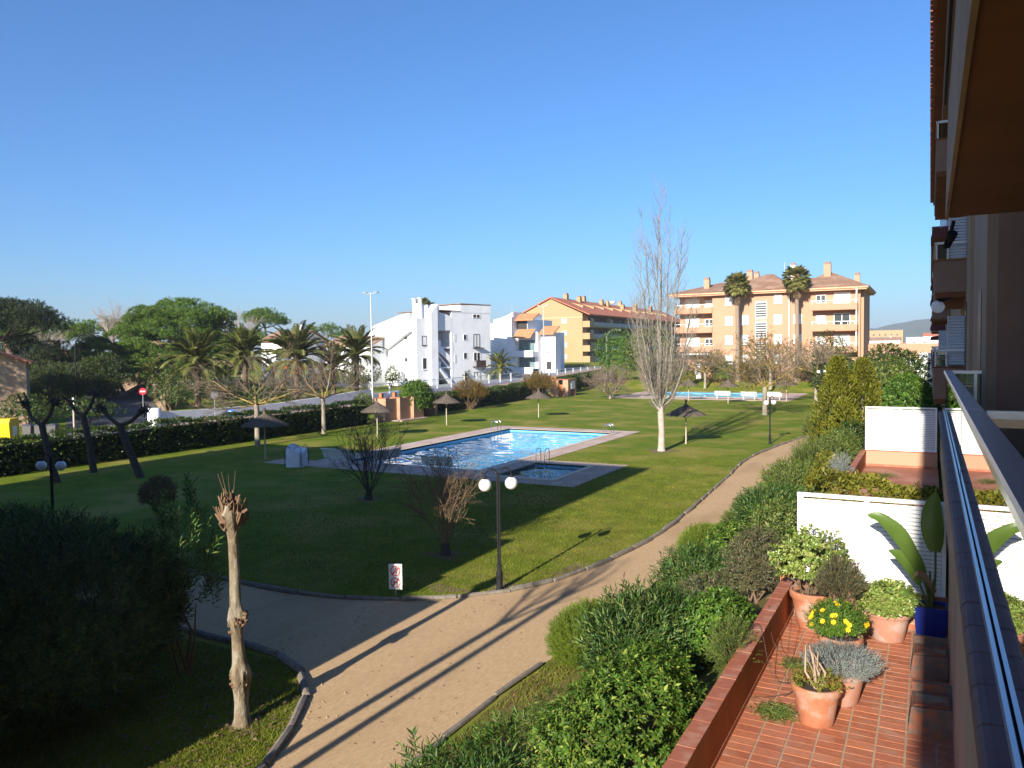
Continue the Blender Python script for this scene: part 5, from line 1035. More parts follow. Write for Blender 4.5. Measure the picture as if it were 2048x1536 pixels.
# tall bare poplar
def poplar(label, x, y, h, seed):
    rng = np.random.default_rng(seed); t = thing('poplar_tree', label, 'tree', (x, y, 0))
    MB().tube([(x, y, -.1), (x, y, .2), (x+.02, y, 1.2), (x-.03, y, 2.2), (x-.05, y+.02, 2.9)], [.28, .21, .18, .19, .16], 12).build('trunk', mat('bark_pale', (.40, .36, .30), (.27, .24, .195), 5, .9, .006, 20), t, smooth=True)
    m0, m1 = MB(), MB()
    leaders = [(0, 0, h, .085)] + [(math.cos(a)*s*1.25, math.sin(a)*s*1.25, hh, .055) for a, s, hh in ((.2, .9, 13.2), (1.3, .7, 14.2), (2.2, 1.0, 12.2), (3.0, .8, 14.0), (3.9, 1.0, 12.0), (4.8, .75, 13.6), (5.6, 1.15, 11.3), (.8, 1.5, 9.2), (2.7, 1.6, 8.6), (4.4, 1.5, 9.3), (5.9, 1.7, 8.0))]
    for dx, dy, hh, r in leaders:
        P = []; R = []; n = 9; z0 = 2.1+rng.uniform(0, .6)
        for k in range(n+1):
            f = k/n; e = f**.55; P.append(Vector((x+dx*e*1.15+rng.normal(0, .05)*f*2, y+dy*e*1.15+rng.normal(0, .05)*f*2, z0+(hh-z0)*f))); R.append(r*(1-.93*f)+.006)
        m0.tube(P, R, 6, cap=False)
        nb = int(30+hh)
        for k in range(nb):
            f = rng.uniform(.06, .97); i = min(int(f*n), n-1); q = P[i].lerp(P[i+1], f*n-i); a = math.atan2(dy, dx)+rng.normal(0, 1.3) if abs(dx)+abs(dy) > .1 else rng.uniform(0, 6.28); L = (1.0-f*.55)*rng.uniform(.9, 2.3)
            e1 = q+Vector((math.cos(a)*.42*L, math.sin(a)*.42*L, .5*L)); e2 = q+Vector((math.cos(a)*.62*L+rng.normal(0, .09), math.sin(a)*.62*L+rng.normal(0, .09), 1.12*L)); m1.tube([q, e1, e2], [.016*(1.1-f*.6), .010, .004], 3, cap=False)
            for j in range(4):
                g = rng.uniform(.2, 1); q2 = q.lerp(e2, g); b_ = rng.uniform(0, 6.28); l2 = L*rng.uniform(.25, .5); m1.tube([q2, q2+Vector((math.cos(b_)*.3*l2, math.sin(b_)*.3*l2, .8*l2))], [.007, .003], 3, cap=False)
    for k in range(70):                # lower brush of epicormic shoots
        a = rng.uniform(0, 6.28); z0 = rng.uniform(2.2, 4.2); L = rng.uniform(1.0, 2.6); q = Vector((x, y, z0)); e1 = q+Vector((math.cos(a)*.55*L, math.sin(a)*.55*L, .35*L)); e2 = q+Vector((math.cos(a)*.9*L, math.sin(a)*.9*L, .95*L)); m1.tube([q, e1, e2], [.018, .012, .004], 3, cap=False)
        for j in range(5):
            q2 = e1.lerp(e2, rng.uniform(0, 1)); b_ = rng.uniform(0, 6.28); l2 = rng.uniform(.3, .8); m1.tube([q2, q2+Vector((math.cos(b_)*.5*l2, math.sin(b_)*.5*l2, .6*l2))], [.007, .003], 3, cap=False)
    m0.build('limbs', mat('bark_poplar_limb', (.25, .225, .185), (.17, .15, .125), 5, .9), t, fix=False); m1.build('twigs', mat('twig_pale', (.20, .17, .135), (.14, .12, .095), 3, .95), t, fix=False)
poplar('very tall slender bare poplar with pale trunk beyond the pool', -13.77, 44.05, 15.7, 71)
# pollarded stump in the foreground
st_ = thing('pollarded_tree', 'pale pollarded trunk with knotty head in the left foreground', 'tree', (-9.74, 8.79, 0)); rng = np.random.default_rng(81)
zs = [-.1, .0, .12, .35, .55, .68, .80, .92, 1.05, 1.3, 1.55, 1.64, 1.74, 1.84, 1.95, 2.2, 2.6, 3.0, 3.15, 3.3, 3.45, 3.58]
rs = [.20, .165, .125, .108, .115, .135, .155, .14, .105, .095, .09, .115, .14, .12, .09, .085, .08, .078, .095, .14, .175, .13]; m = MB(); n = 26
for z, r in zip(zs, rs):
    cx = -9.74-.028*z+.012*math.sin(z*3); cy = 8.79+.01*math.sin(z*2)
    for j in range(n):
        a = 2*math.pi*j/n; kn = 1+((.16*math.sin(a*3+z*7)+.10*rng.normal()) if r > .112 and z > .3 else .03*rng.normal()); m.V.append((cx+r*kn*math.cos(a), cy+r*kn*math.sin(a), z+rng.normal(0, .01)))
for k in range(len(zs)-1):
    for j in range(n): j2 = (j+1) % n; m.F.append((k*n+j, k*n+j2, (k+1)*n+j2, (k+1)*n+j))
m.build('trunk', mat('bark_plane', (.21, .165, .105), (.095, .07, .046), 14, .95, .03, 34, detail=9, col3=(.29, .26, .20), sc3=5, stretch=(1, 1, .55)), st_, smooth=True)
m = MB(); kb = mat('bark_knot', (.20, .125, .07), (.10, .062, .04), 18, .95, .015, 45)
for k in range(120):
    a = rng.uniform(0, 6.28); r0 = rng.uniform(.02, .15)*(1+.3*math.sin(2*a)); z0 = rng.uniform(3.2, 3.5); sd_ = 1 if math.cos(a) < 0 else .85; p = Vector((-9.84+r0*math.cos(a), 8.79+r0*math.sin(a), z0)); e = p+Vector((math.cos(a)*rng.uniform(.0, .13), math.sin(a)*rng.uniform(.0, .13), rng.uniform(.08, .40)*sd_)); q = p.lerp(e, .5)+Vector(rng.normal(0, .02, 3)); rr = rng.uniform(.008, .03); m.tube([p, q, e], [rr*1.5, rr*rng.uniform(.8, 1.2), rr*.7], 6)
for k in range(4): a = rng.uniform(0, 6.28); p = Vector((-9.84, 8.79, 3.6)); m.tube([p, p+Vector((math.cos(a)*.12, math.sin(a)*.12, .22)), p+Vector((math.cos(a)*.2, math.sin(a)*.2, .5))], [.007, .005, .003], 4)
m.build('pruned_stubs', kb, st_)['kind'] = 'stuff'
m = MB()
for z0 in (.75, 1.74):
    for k in range(26): a = rng.uniform(0, 6.28); p = Vector((-9.76+.08*math.cos(a), 8.79+.09*math.sin(a), z0+rng.normal(0, .06))); m.tube([p, p+Vector((math.cos(a)*.07, math.sin(a)*.07, rng.normal(0, .03)))], [.035, .022], 6)
m.build('burls', kb, st_)['kind'] = 'stuff'
def pollard(label, pts, arms, r, seed):
    rng = np.random.default_rng(seed); t = thing('pollarded_tree', label, 'tree', pts[0]); MB().tube([(pts[0][0], pts[0][1], -.1)]+list(pts), [r*1.5]+[r*(1.3-.4*k/len(pts)) for k in range(len(pts))], 9).build('trunk', BARKD, t, smooth=True); m = MB()
    for a in arms:
        m.tube(a, [r*.75]+[r*.6]*(len(a)-2)+[r*.7], 7); e = Vector(a[-1])
        for k in range(14): m.tube([e+Vector(rng.normal(0, .1, 3)), e+Vector(rng.normal(0, .22, 3))+Vector((0, 0, .12))], [.05, .03], 5)
    m.build('limbs', BARKD, t)
pollard('leaning pollarded tree nearest the yellow container', [(-36.3, 22.1, 0), (-36.6, 21.9, 1.4), (-36.85, 21.8, 2.75)], [[(-36.85, 21.8, 2.7), (-37.3, 21.6, 3.1), (-37.5, 21.5, 3.7)], [(-36.85, 21.8, 2.7), (-36.5, 22.0, 3.2), (-36.3, 22.1, 3.8)]], .13, 82)
pollard('leaning pollarded tree in the middle of the three', [(-37.6, 24.8, 0), (-37.7, 24.7, 1.4), (-38.0, 24.6, 2.95)], [[(-38, 24.6, 2.9), (-37.7, 24.75, 3.3), (-37.44, 24.9, 3.95)], [(-38, 24.6, 2.9), (-38.3, 24.45, 3.1), (-38.6, 24.3, 3.6)]], .14, 83)
pollard('leaning pollarded tree with two wide arms, right of the three', [(-33.9, 24.75, 0), (-34.3, 24.5, 1.3), (-34.7, 24.3, 2.6)], [[(-34.7, 24.3, 2.55), (-35.1, 24.1, 2.9), (-35.5, 23.9, 3.45)], [(-34.7, 24.3, 2.55), (-34.2, 24.55, 2.75), (-33.7, 24.85, 3.3)]], .15, 84)
BSH = [(5, .4, .7, .35, 4, .1), (5, .5, .62, .2, 3, .13), (3, .5, .6, .1, 3, .12), (0, .5, .5, 0, 2, .1)]
bare_tree('dark bare multi-stemmed bush on the shaded lawn near the benches', -20.0, 24.9, 0, .3, .16, 12, 2.0, .026, .45, BSH, 91, mt=BARKD, ma=BARKD, mw=BARKD, name='bare_bush', cat='bush'); bare_tree('brown bare bush with a pale branch in front of the paddling pool', -12.5, 19.05, 0, .35, .14, 11, 1.85, .022, .5, BSH, 92, mt=BARKD, ma=mat('bark_tan', (.22, .16, .09), (.14, .10, .06), 5, .95), mw=TWIGB, name='bare_bush', cat='bush', leafm='brown', nleaf=130, leafs=.35)
shrub('brownish clipped ball on a stem in the shaded lawn', -24.6, 18.6, .35, .55, .55, 1.1, 'small', 'brown', 700, 93, 1.4, stems=6)
for lb, x, y, hh, sd_ in (('bare slender street tree beside the near path outside the frame', -8.6, 2.0, 6.0, 94), ('second bare slender tree beside the near path outside the frame', -8.1, 1.0, 7.6, 95)):
    bare_tree(lb, x, y, 0, hh*.85, .09, 5, 1.5, .05, .4, [(2, .45, .6, .3, 4, .08), (2, .5, .6, .2, 3, .1), (0, .4, .5, .1, 2, .1)], sd_, lean=(.5, .4))
# left foreground oleander and the shrubs behind it
shrub('big dark oleander hedge filling the left foreground', -13.3, 7.7, 0, 2.15, 2.5, 2.7, 'oleander', 'oleander_dark', 4200, 101, 1.15, up=.7, zmin=-.97, fill=.3); shrub('dark leafy shrub in the very corner at bottom left', -12.9, 5.0, 0, 1.8, 1.6, 2.2, 'oleander', 'oleander_dark', 1500, 104, 1.15, up=.6, zmin=-.95, fill=.3); shrub('tall oleander shoots beside the pollarded head', -11.75, 9.4, .3, .6, .5, 2.9, 'oleander', 'oleander', 150, 102, 1.2, up=1.8, zmin=-.3, stems=4); shrub('dark shrub mass behind the left foreground oleander', -19.5, 10.3, 0, 3.2, 2.2, 2.0, 'oleander', 'oleander_dark', 1500, 103, 1.3)
# ---- pines and background trees
def pine(label, x, y, z, rx, ry, zc, hz, ncl, seed, lm='pine', trunk_r=.35, s=1.0, tufts=60, base=None, cr=(1.0, 1.7), name='pine_tree', zmin=-.18, fmin=.62, under=-.35):
    rng = np.random.default_rng(seed); t = thing(name, label, 'tree', (x, y, z)); d = rdir(ncl, rng, zmin); f = rng.uniform(fmin, 1, ncl); c = np.array([x, y, zc])+d*f[:, None]*np.array([rx, ry, hz]); R = rng.uniform(*cr, ncl)
    dd = rdir(ncl*tufts, rng, under); P = np.repeat(c, tufts, 0)+dd*(np.repeat(R, tufts)*rng.uniform(.8, 1.05, ncl*tufts))[:, None]*np.array([1, 1, .72]); V, F = shoots(P, dd*np.array([1, 1, .6])+np.array([0, 0, .7])+rng.normal(0, .2, dd.shape), 'tuft', rng, s); npmesh('crown', V, F, LM[lm], t)
    b = base or (x, y); m = MB(); hub = Vector((x, y, zc-hz*.35)); m.tube([(b[0], b[1], z-.2), (b[0]*.6+x*.4+.3, b[1]*.6+y*.4, (z+hub.z)*.5), hub], [trunk_r*1.2, trunk_r, trunk_r*.8], 9)
    for k in range(14): e = c[rng.integers(ncl)]; q = hub.lerp(Vector(e), .5)+Vector((0, 0, -.3)); m.tube([hub-Vector((0, 0, .4)), q, Vector(e)], [trunk_r*.45, trunk_r*.3, trunk_r*.12], 6)
    m.build('trunk', mat('bark_pine', (.15, .10, .07), (.09, .065, .05), 4, .95, .03, 12), t); return t
pine('added unseen pine outside the left edge shading the beige house and side road', -71, 26, 0, 6, 5, 7.5, 3.0, 60, 118, 'pine_shaded', .3, 1.3, 50); pine('second added unseen pine casting shade from outside the left edge of view', -80, 30, 0, 6, 5, 8.0, 3.2, 60, 119, 'pine_shaded', .3, 1.3, 50)  # both added out of view to throw shade on house and road
pine('huge rounded umbrella pine towering over the houses at the left', -84.5, 68.0, 1.2, 8.6, 7.2, 6.4, 6.6, 330, 111, base=(-90.5, 64.8), tufts=100, zmin=-.6, fmin=.62, cr=(.8, 1.35), s=1.05, under=-.05); pine('low lobe of pine to the left of the huge umbrella pine', -93.5, 63.5, 1.2, 4.2, 3.6, 5.6, 2.2, 60, 112, base=(-91, 64.5), trunk_r=.2, tufts=90, zmin=-.6, fmin=.6, cr=(.6, 1.0), s=1.05, under=-.05)
pine('dark flat-topped pine at the left edge of the picture', -95.0, 52.0, 1.2, 8.2, 5, 9.2, 2.7, 90, 113, 'pine_shaded', base=(-91, 52), tufts=110); pine('drooping dark pine foliage below the flat-topped pine', -94, 54.5, 1.0, 6.5, 3.2, 5.0, 3.0, 80, 114, 'pine_shaded', base=(-92.5, 53.5), tufts=90, zmin=-.95, fmin=.5); pine('dark evergreen screening the houses at the far left', -83, 51.0, .4, 4.2, 2.8, 2.6, 2.2, 70, 116, 'far', .22, 1.0, 90, cr=(.8, 1.4), zmin=-.95, fmin=.5); pine('dark evergreen behind the slender curved street light', -86, 58, .6, 4.0, 2.8, 3.2, 2.4, 60, 117, 'hedge', .22, 1.0, 90, cr=(.8, 1.4), zmin=-.95, fmin=.5)
for i, (lb, x, y, rx, zc, hz) in enumerate((('distant pine crown left of the leafless tree', -131, 78, 6.5, 8.6, 2.8), ('second distant pine crown right of the dark flat-topped pine', -123, 83, 6, 9.0, 2.4), ('distant small pine right of the huge umbrella pine', -128, 125, 4.2, 12.6, 2.4), ('far low pine crown above the villa roofs', -138, 153, 8.5, 9.6, 3.0), ('far pine crown behind the middle palm', -118, 110, 6.5, 7.2, 3.0), ('far pine wood crown at the left end', -150, 82, 9, 8.2, 3.0), ('far green tree crown behind the orange-fruited palm', -105, 112, 7, 5.8, 3.0), ('far green tree behind the houses left of the white building', -100, 124, 6, 5.2, 2.6))):
    pine(lb, x, y, 1, rx, rx, zc, hz, 40, 120+i, 'pine', .25, 1.5, 60, cr=(1.2, 1.9))
for i, (lb, x, y, rx, h, lm, z) in enumerate((('round dense green bush beside the no-entry sign', -64.5, 50.6, 2.0, 4.6, 'far', .1), ('dark garden hedge mass below the left palm', -70, 57.5, 4.5, 2.6, 'hedge', .4), ('shaded shrubbery between the palms and the street wall', -63, 60, 4.2, 2.6, 'hedge', .3), ('dense dark shrubbery under the orange-fruited palm', -66, 69, 4.6, 3.2, 'hedge', .6), ('garden shrubs beside the white building wall', -73, 88, 4.0, 3.0, 'far', .8), ('shaded shrubs behind the tan street wall', -81, 66, 4.5, 3.0, 'hedge', .9), ('olive shrubs behind the tan street wall farther left', -90, 70, 4.5, 3.6, 'mixed', 1.0), ('dark hedge in front of the beige house', -63.5, 41.5, 2.8, 2.2, 'hedge', .1),
        ('ivy covered corner shrub beside the dark bins', -63.5, 36.5, 2.2, 2.8, 'hedge', 0), ('climbing green bush against the white gable', -71.0, 94.5, 1.0, 3.2, 'hedge', .6), ('clipped bush at the foot of the outside stairs', -66.4, 106.5, 1.5, 2.4, 'hedge', .8), ('shrubs at the foot of the white wall behind the fence', -76.6, 92.6, 1.5, 2.0, 'far', .6))):
    shrub(lb, x, y, z, rx, rx*.8, h, 'far', lm, int(260+120*rx), 140+i, 1.0 if rx > 3 else .8)
shrub('light green shrub left of the poplar in the distance', -41.5, 112.5, .3, 3.6, 3.4, 8.2, 'far', 'bright', 2600, 160, 1.0, stems=8); shrub('grey-green twiggy bush merging with the poplar in the distance', -36.5, 111.0, .6, 4.2, 3.2, 9.0, 'far', 'mixed', 1900, 161, .9, stems=20)
FT = [(7, .5, .6, .3, 4, .1), (6, .55, .6, .2, 3, .12), (4, .6, .6, .1, 2, .14), (0, .5, .5, .05, 1, .1)]
PALE = mat('twig_far_pale', (.34, .28, .24), (.26, .21, .18), 3, .95)
bare_tree('tall leafless tree rising behind the pines at the left', -111, 77, 1, 7.0, .22, 7, 4.6, .09, .6, FT, 171, ma=PALE, mw=PALE); bare_tree('leafless grey tree right of the huge umbrella pine', -117, 108, 1, 6.5, .22, 8, 5.4, .09, .6, FT, 172, ma=PALE, mw=PALE); bare_tree('leafless shrubby tree left of the tall leafless tree', -119, 72, 1, 4.5, .2, 7, 3.8, .08, .8, FT, 173, ma=PALE, mw=PALE)
# ---- palms
def frond(seed, L, arch, leaf=.58, n=64, w_=.042):
    rng = np.random.default_rng(seed); s = np.linspace(0, 1, 14); ang = arch[0]+(arch[1]-arch[0])*s**1.3; x = np.r_[0, np.cumsum(np.cos(ang[:-1]))]*L/13; z = np.r_[0, np.cumsum(np.sin(ang[:-1]))]*L/13
    m = MB().tube([(a, 0, b_) for a, b_ in zip(x, z)], list(np.interp(s, [0, .2, 1], [.06, .03, .008])), 4); parts = [(np.array(m.V), None)]
    t = np.linspace(.14, .99, n); px, pz = np.interp(t, s, x), np.interp(t, s, z); an = np.interp(t, s, ang); P = []; D = []; N = []; LL = []
    for sg_ in (-1, 1):
        P.append(np.stack([px, np.zeros(n), pz], 1)); fw = .75; D.append(np.stack([np.cos(an)*fw-np.sin(an)*.25, np.full(n, sg_*.72), np.sin(an)*fw+np.cos(an)*.25-.12], 1)+rng.normal(0, .08, (n, 3))); N.append(np.stack([-np.sin(an), np.full(n, -.4*sg_), np.cos(an)], 1)); LL.append(leaf*np.interp(t, [.14, .35, .8, 1], [.5, 1, .85, .4])*rng.uniform(.85, 1.1, n))
    V, F = leaf_arrays(np.concatenate(P), np.concatenate(D), np.concatenate(N), np.concatenate(LL), w_, .1, .25); F4 = [f for f in m.F if len(f) == 4]; T = np.array([q for f in F4 for q in ((f[0], f[1], f[2]), (f[0], f[2], f[3]))])
    return join([(np.array(m.V), T), (V, F)])
FR = [frond(1, 3.6, (1.4, .55)), frond(2, 3.8, (1.12, -.15)), frond(3, 3.7, (.72, -.7)), frond(4, 3.4, (.15, -1.25))]
FRM = [None]*4
def palm(label, x, y, z0, zc, s, n, seed, lm='palm', fruit=False, tr=.28):
    rng = np.random.default_rng(seed); t = thing('date_palm', label, 'palm', (x, y, z0)); m = MB(); hs = np.linspace(0, 1, 9); m.tube([(x+rng.normal(0, .03), y, z0-.2+(zc-z0+.2)*k) for k in hs], [tr*(1.25 if k < .1 else (1.0 if k < .75 else 1.25)) for k in hs], 10); m.build('trunk', mat('bark_palm', (.16, .11, .07), (.09, .065, .045), 6, .95, .05, 9), t)
    for k in range(n):
        f = (k+.5)/n; ti = min(3, int(f*4.0)) if f < .85 else 3; a = k*2.39996+rng.normal(0, .12)
        key = (ti, lm)
        if FRM[ti] is None:
            o = npmesh('frond', *FR[ti], LM[lm], t, world=False); FRM[ti] = o.data
        else: o = bpy.data.objects.new('frond', FRM[ti]); COL.objects.link(o); o.parent = t
        o.location = (0, 0, zc-z0+.05*rng.normal()); o.rotation_euler = (rng.normal(0, .12), rng.normal(0, .1), a); o.scale = (s*rng.uniform(.85, 1.1),)*3
    if fruit:
        b = MB()
        for k in range(9):
            a = rng.uniform(4.0, 6.9); p = Vector((x+.3*math.cos(a), y+.25*math.sin(a), zc-.1)); e = p+Vector((math.cos(a)*1.1, math.sin(a)*1.1, -.5+rng.normal(0, .25)))
            for j in range(14): b.tube([p.lerp(e, .4), e+Vector(rng.normal(0, .16, 3))], [.02, .04], 4)
        b.build('fruit_stalks', mat('fruit_orange', (.55, .17, .015), (.45, .13, .015), 8, .7), t)
palm('large date palm, leftmost of the row behind the street', -64.6, 53.9, .9, 4.7, 1.15, 60, 181); palm('date palm second from the left in the row behind the street', -69.7, 64.8, 1.0, 5.3, 1.2, 54, 182); palm('date palm with hanging orange fruit stalks', -60.2, 63.1, .8, 5.0, 1.25, 62, 183, fruit=True)
palm('low date palm right of the orange-fruited palm', -58.0, 66.5, .8, 3.9, 1.05, 44, 184); palm('date palm touching the left end of the white building', -60.5, 73.5, .8, 5.4, 1.1, 54, 185); palm('small dark date palm between the two white buildings', -62.2, 112, 1, 2.9, .95, 36, 186); palm('short bushy palm in the shaded garden below the pines', -82, 62, 1, 3.0, .7, 26, 187)
def fan(seed):
    rng = np.random.default_rng(seed); m = MB().tube([(0, 0, 0), (.5, 0, .06), (.95, 0, .05)], [.02, .014, .012], 4); P = np.tile([[.95, 0, .05]], (22, 1)); a = np.linspace(-1.5, 1.5, 22); D = np.stack([np.cos(a), np.sin(a), rng.normal(0, .06, 22)-.1], 1); V, F = leaf_arrays(P, D, np.tile([[0, 0, 1.]], (22, 1))+D*.02, .8*np.interp(np.abs(a), [0, 1.5], [1, .7]), .09, .2, .28); T = np.array([q for f in m.F if len(f) == 4 for q in ((f[0], f[1], f[2]), (f[0], f[2], f[3]))]); return join([(np.array(m.V), T), (V, F)])
FAN = fan(5)
def washingtonia(label, x, y, z0, zc, seed, s=1.0, n=46):
    rng = np.random.default_rng(seed); t = thing('fan_palm', label, 'palm', (x, y, z0)); m = MB(); hs = np.linspace(0, 1, 12); m.tube([(x+.06*math.sin(k*4), y, z0-.2+(zc-z0+.2)*k) for k in hs], [.62 if k < .05 else (.42 if k < .15 else .30-.06*k) for k in hs], 10); m.build('trunk', mat('bark_fanpalm', (.27, .20, .145), (.19, .14, .10), 4, .95, .02, 10, stretch=(1, 1, 3)), t); g = d_ = None
    for k in range(n+26):
        dry = k >= n; f = k/n; a = k*2.39996; el = 1.4-f*2.35 if not dry else -1.15-.25*rng.uniform(0, 1)
        if dry:
            if d_ is None: o = npmesh('dry_leaf', *FAN, LM['dry'], t, world=False); d_ = o.data
            else: o = bpy.data.objects.new('dry_leaf', d_); COL.objects.link(o); o.parent = t
        else:
            if g is None: o = npmesh('fan_leaf', *FAN, LM['fan'], t, world=False); g = o.data
            else: o = bpy.data.objects.new('fan_leaf', g); COL.objects.link(o); o.parent = t
        o.location = (0, 0, zc-z0-(rng.uniform(.1, 1.2) if dry else -.1)); o.rotation_euler = (rng.normal(0, .2), -el, a); o.scale = (s*rng.uniform(.85, 1.1)*(.75 if dry else 1),)*3
washingtonia('tall fan palm in front of the peach block, left one', -24.1, 112.6, 1.3, 14.6, 191, 1.2, 78); washingtonia('tall fan palm in front of the peach block, right one', -16.1, 112.6, 1.3, 15.0, 192, 1.25, 78); washingtonia('fan palm top rising behind the white stepped building', -78, 113, 1, 13.3, 193, 1.3, 46)
# ================================================================ TERRACE PLANTS AND GROUND DETAIL
def potplant(label, name, x, y, z, rx, h, kind, lm, n, seed, s=1.0, up=.5, zmin=-.45, cat='potted plant', stems=8, amt=.2): return shrub(label, x, y, z, rx, rx, h, kind, lm, n, seed, s, name, up, .45, zmin, amt, stems, None, cat)
potplant('pale yellow-green succulent bush in the large corner pot', 'succulent_bush', -1.66, 13.2, 2.0, .48, 1.0, 'jade', 'jade', 380, 201, 1.15, amt=.4, stems=16)
potplant('dry brownish feathery plant right of the corner succulent', 'feathery_plant', -1.15, 12.6, 1.85, .26, .75, 'fine', 'grey', 380, 202, 1.0, 1.0, 0)
f_ = potplant('dome of yellow daisies on dark foliage in a clay pot', 'daisy_plant', -1.12, 11.8, 1.83, .33, .46, 'small', 'bright', 800, 203, .85)
rng = np.random.default_rng(204); YF = mat('petal_yellow', (.75, .50, .01), (.68, .42, .01), 9, .6); fm = None
for k in range(30):
    d = rdir(1, rng, -.1)[0]; p = np.array([-1.12, 11.8, 2.06])+d*np.array([.41, .41, .31]); a = np.linspace(0, 2*math.pi, 9)[:-1]
    if fm is None:
        m = MB()
        for q in a: m.poly([(0, 0, 0), (.03*math.cos(q-.3), .03*math.sin(q-.3), .006), (.04*math.cos(q), .04*math.sin(q), .004), (.03*math.cos(q+.3), .03*math.sin(q+.3), .006)])
        fm = o = m.build('flower', YF, f_, world=False, fix=False)
    else: o = bpy.data.objects.new('flower', fm.data); COL.objects.link(o); o.parent = f_
    o.location = tuple(p-LOC[f_.name]); o.rotation_euler = Vector(d+np.array([0, -.2, .3])).to_track_quat('Z', 'Y').to_euler()
potplant('silvery grey lavender spilling over its dusty clay pot', 'lavender_plant', -.93, 10.5, 1.82, .34, .24, 'needle', 'lavender', 800, 205, .9, .9, -.45)
potplant('dome of fleshy green succulents in the round clay pot', 'succulent_plant', -.53, 13.1, 1.83, .38, .48, 'jade', 'jade', 420, 206, 1.0, .5, -.5, amt=.15)
potplant('small weeds round the dry stems in the nearest pot', 'weed_plant', -1.16, 9.78, 1.90, .22, .16, 'small', 'yg', 90, 207, .9, stems=4)
dst = thing('dry_stems', 'bundle of dry cut stems standing in the nearest clay pot', 'dry stems', (-1.16, 9.78, 1.9)); m = MB()
for k in range(9): a = rng.uniform(0, 6.28); p = Vector((-1.13+.05*math.cos(a), 9.78+.05*math.sin(a), 1.9)); m.tube([p, p+Vector((rng.normal(-.03, .04), rng.normal(0, .04), .22)), p+Vector((rng.normal(-.12, .08), rng.normal(0, .08), rng.uniform(.3, .52)))], [.02, .016, .006], 5)
m.build('stem_bundle', mat('dry_stem', (.36, .27, .19), (.26, .18, .12), 9, .9), dst)
wr = thing('trailing_wires', 'thin dark trailing stems arching from the pots to the garden wall', 'trailing stem', (-1.6, 10.6, 1.5)); 
for k, pts in enumerate(([(-1.25, 9.95, 1.9), (-1.5, 10.2, 1.75), (-1.8, 10.6, 1.62), (-2.0, 10.9, 2.1), (-2.12, 11.1, 2.14)], [(-1.2, 10.6, 1.9), (-1.45, 10.4, 1.6), (-1.75, 10.1, 1.56), (-1.95, 9.9, 1.6)], [(-1.3, 11.6, 2.1), (-1.5, 11.0, 1.8), (-1.62, 10.5, 1.6), (-1.7, 11.2, 1.75), (-1.8, 12.2, 1.9)], [(-1.1, 10.9, 1.9), (-1.5, 10.9, 1.72), (-1.9, 11.3, 1.8), (-2.1, 12.0, 2.12)], [(-1.05, 11.2, 1.85), (-1.4, 10.6, 1.62), (-1.6, 10.2, 1.55)])): MB().tube(curve_pts(pts, 6), .0045, 4).build('stem', BARKD, wr)
def mound(label, x, y, r, h, n, seed):
    rng = np.random.default_rng(seed); t = thing('cut_grass', label, 'grass clump', (x, y, 1.505)); P = np.stack([x+rng.normal(0, r*.5, n), y+rng.normal(0, r*.5, n), 1.505+np.abs(rng.normal(0, h*.5, n))], 1); V, F = leaf_arrays(P, rdir(n, rng)*np.array([1, 1, .4]), rdir(n, rng)+.01, rng.uniform(.05, .12, n), .008); npmesh('blades', V, F, LM['mixed'], t)
mound('heap of pulled green weeds lying on the terrace tiles', -1.62, 9.75, .2, .07, 900, 211)
for i, (lb, x, y) in enumerate((('weedy seedlings growing along the second terrace wall', -1.85, 28.0), ('small weeds in the middle of the second terrace', -1.3, 29.5), ('scattered pale clippings beside the daisies', -1.62, 11.4))): mound(lb, x, y, .35 if i < 2 else .2, .12 if i < 2 else .05, 500, 212+i)
# banana-like plant
sp = thing('banana_like_plant', 'tall banana-like plant with torn paddle leaves in the blue planter', 'potted plant', (.05, 13.15, 2.04)); SL = leafmat('leaf_paddle', (.055, .10, .016), (.085, .14, .025), None, .35, .3)
def paddle(pts, w_, side, tear=0, m_=SL):
    P = [Vector(p) for p in curve_pts(pts, 7)]; n = len(P); V = []; F = []; sv = Vector(side).normalized()
    for i, p in enumerate(P):
        f = i/(n-1); wd = w_*(math.sin(math.pi*min(1, f*.93+.07))**.55)*(1-.15*f) if f < .985 else .01
        d = (P[min(i+1, n-1)]-P[max(i-1, 0)]).normalized(); s = (sv-d*sv.dot(d)).normalized(); nn = s.cross(d); k = 1-(.25*math.sin(i*2.9)**2 if tear else 0)
        V += [tuple(p+s*wd*k+nn*wd*.22), tuple(p+s*wd*.5+nn*wd*.06), tuple(p), tuple(p-s*wd*.5+nn*wd*.06), tuple(p-s*wd+nn*wd*.22)]
        if i:
            for q in range(4): a = 5*(i-1)+q; F.append((a, a+1, a+6, a+5))
    o = npmesh('paddle_leaf', V, F, m_, sp, smooth=True); return o
def stalk(pts, r=.016): MB().tube(curve_pts(pts, 5), r, 6).build('leaf_stalk', mat('stalk_green', (.10, .13, .03), (.07, .09, .025), 7, .5), sp, smooth=True)
stalk([(.03, 13.15, 2.04), (.0, 13.13, 2.3), (-.06, 13.1, 2.55)]); paddle([(-.06, 13.1, 2.55), (-.2, 13.05, 2.86), (-.43, 13.0, 3.2), (-.62, 12.98, 3.38), (-.82, 12.96, 3.42)], .135, (.7, .5, .55), 1)
stalk([(.06, 13.18, 2.04), (.1, 13.2, 2.5), (.1, 13.2, 2.9)], .018); paddle([(.1, 13.2, 2.9), (.07, 13.18, 3.2), (.06, 13.2, 3.5), (.1, 13.2, 3.8)], .17, (1, -.25, 0))
stalk([(.02, 13.1, 2.04), (-.04, 13.08, 2.25), (-.1, 13.05, 2.42)]); paddle([(-.1, 13.05, 2.42), (-.22, 13.0, 2.65), (-.38, 12.95, 2.85), (-.52, 12.93, 2.92)], .10, (.6, .5, .6), 1)
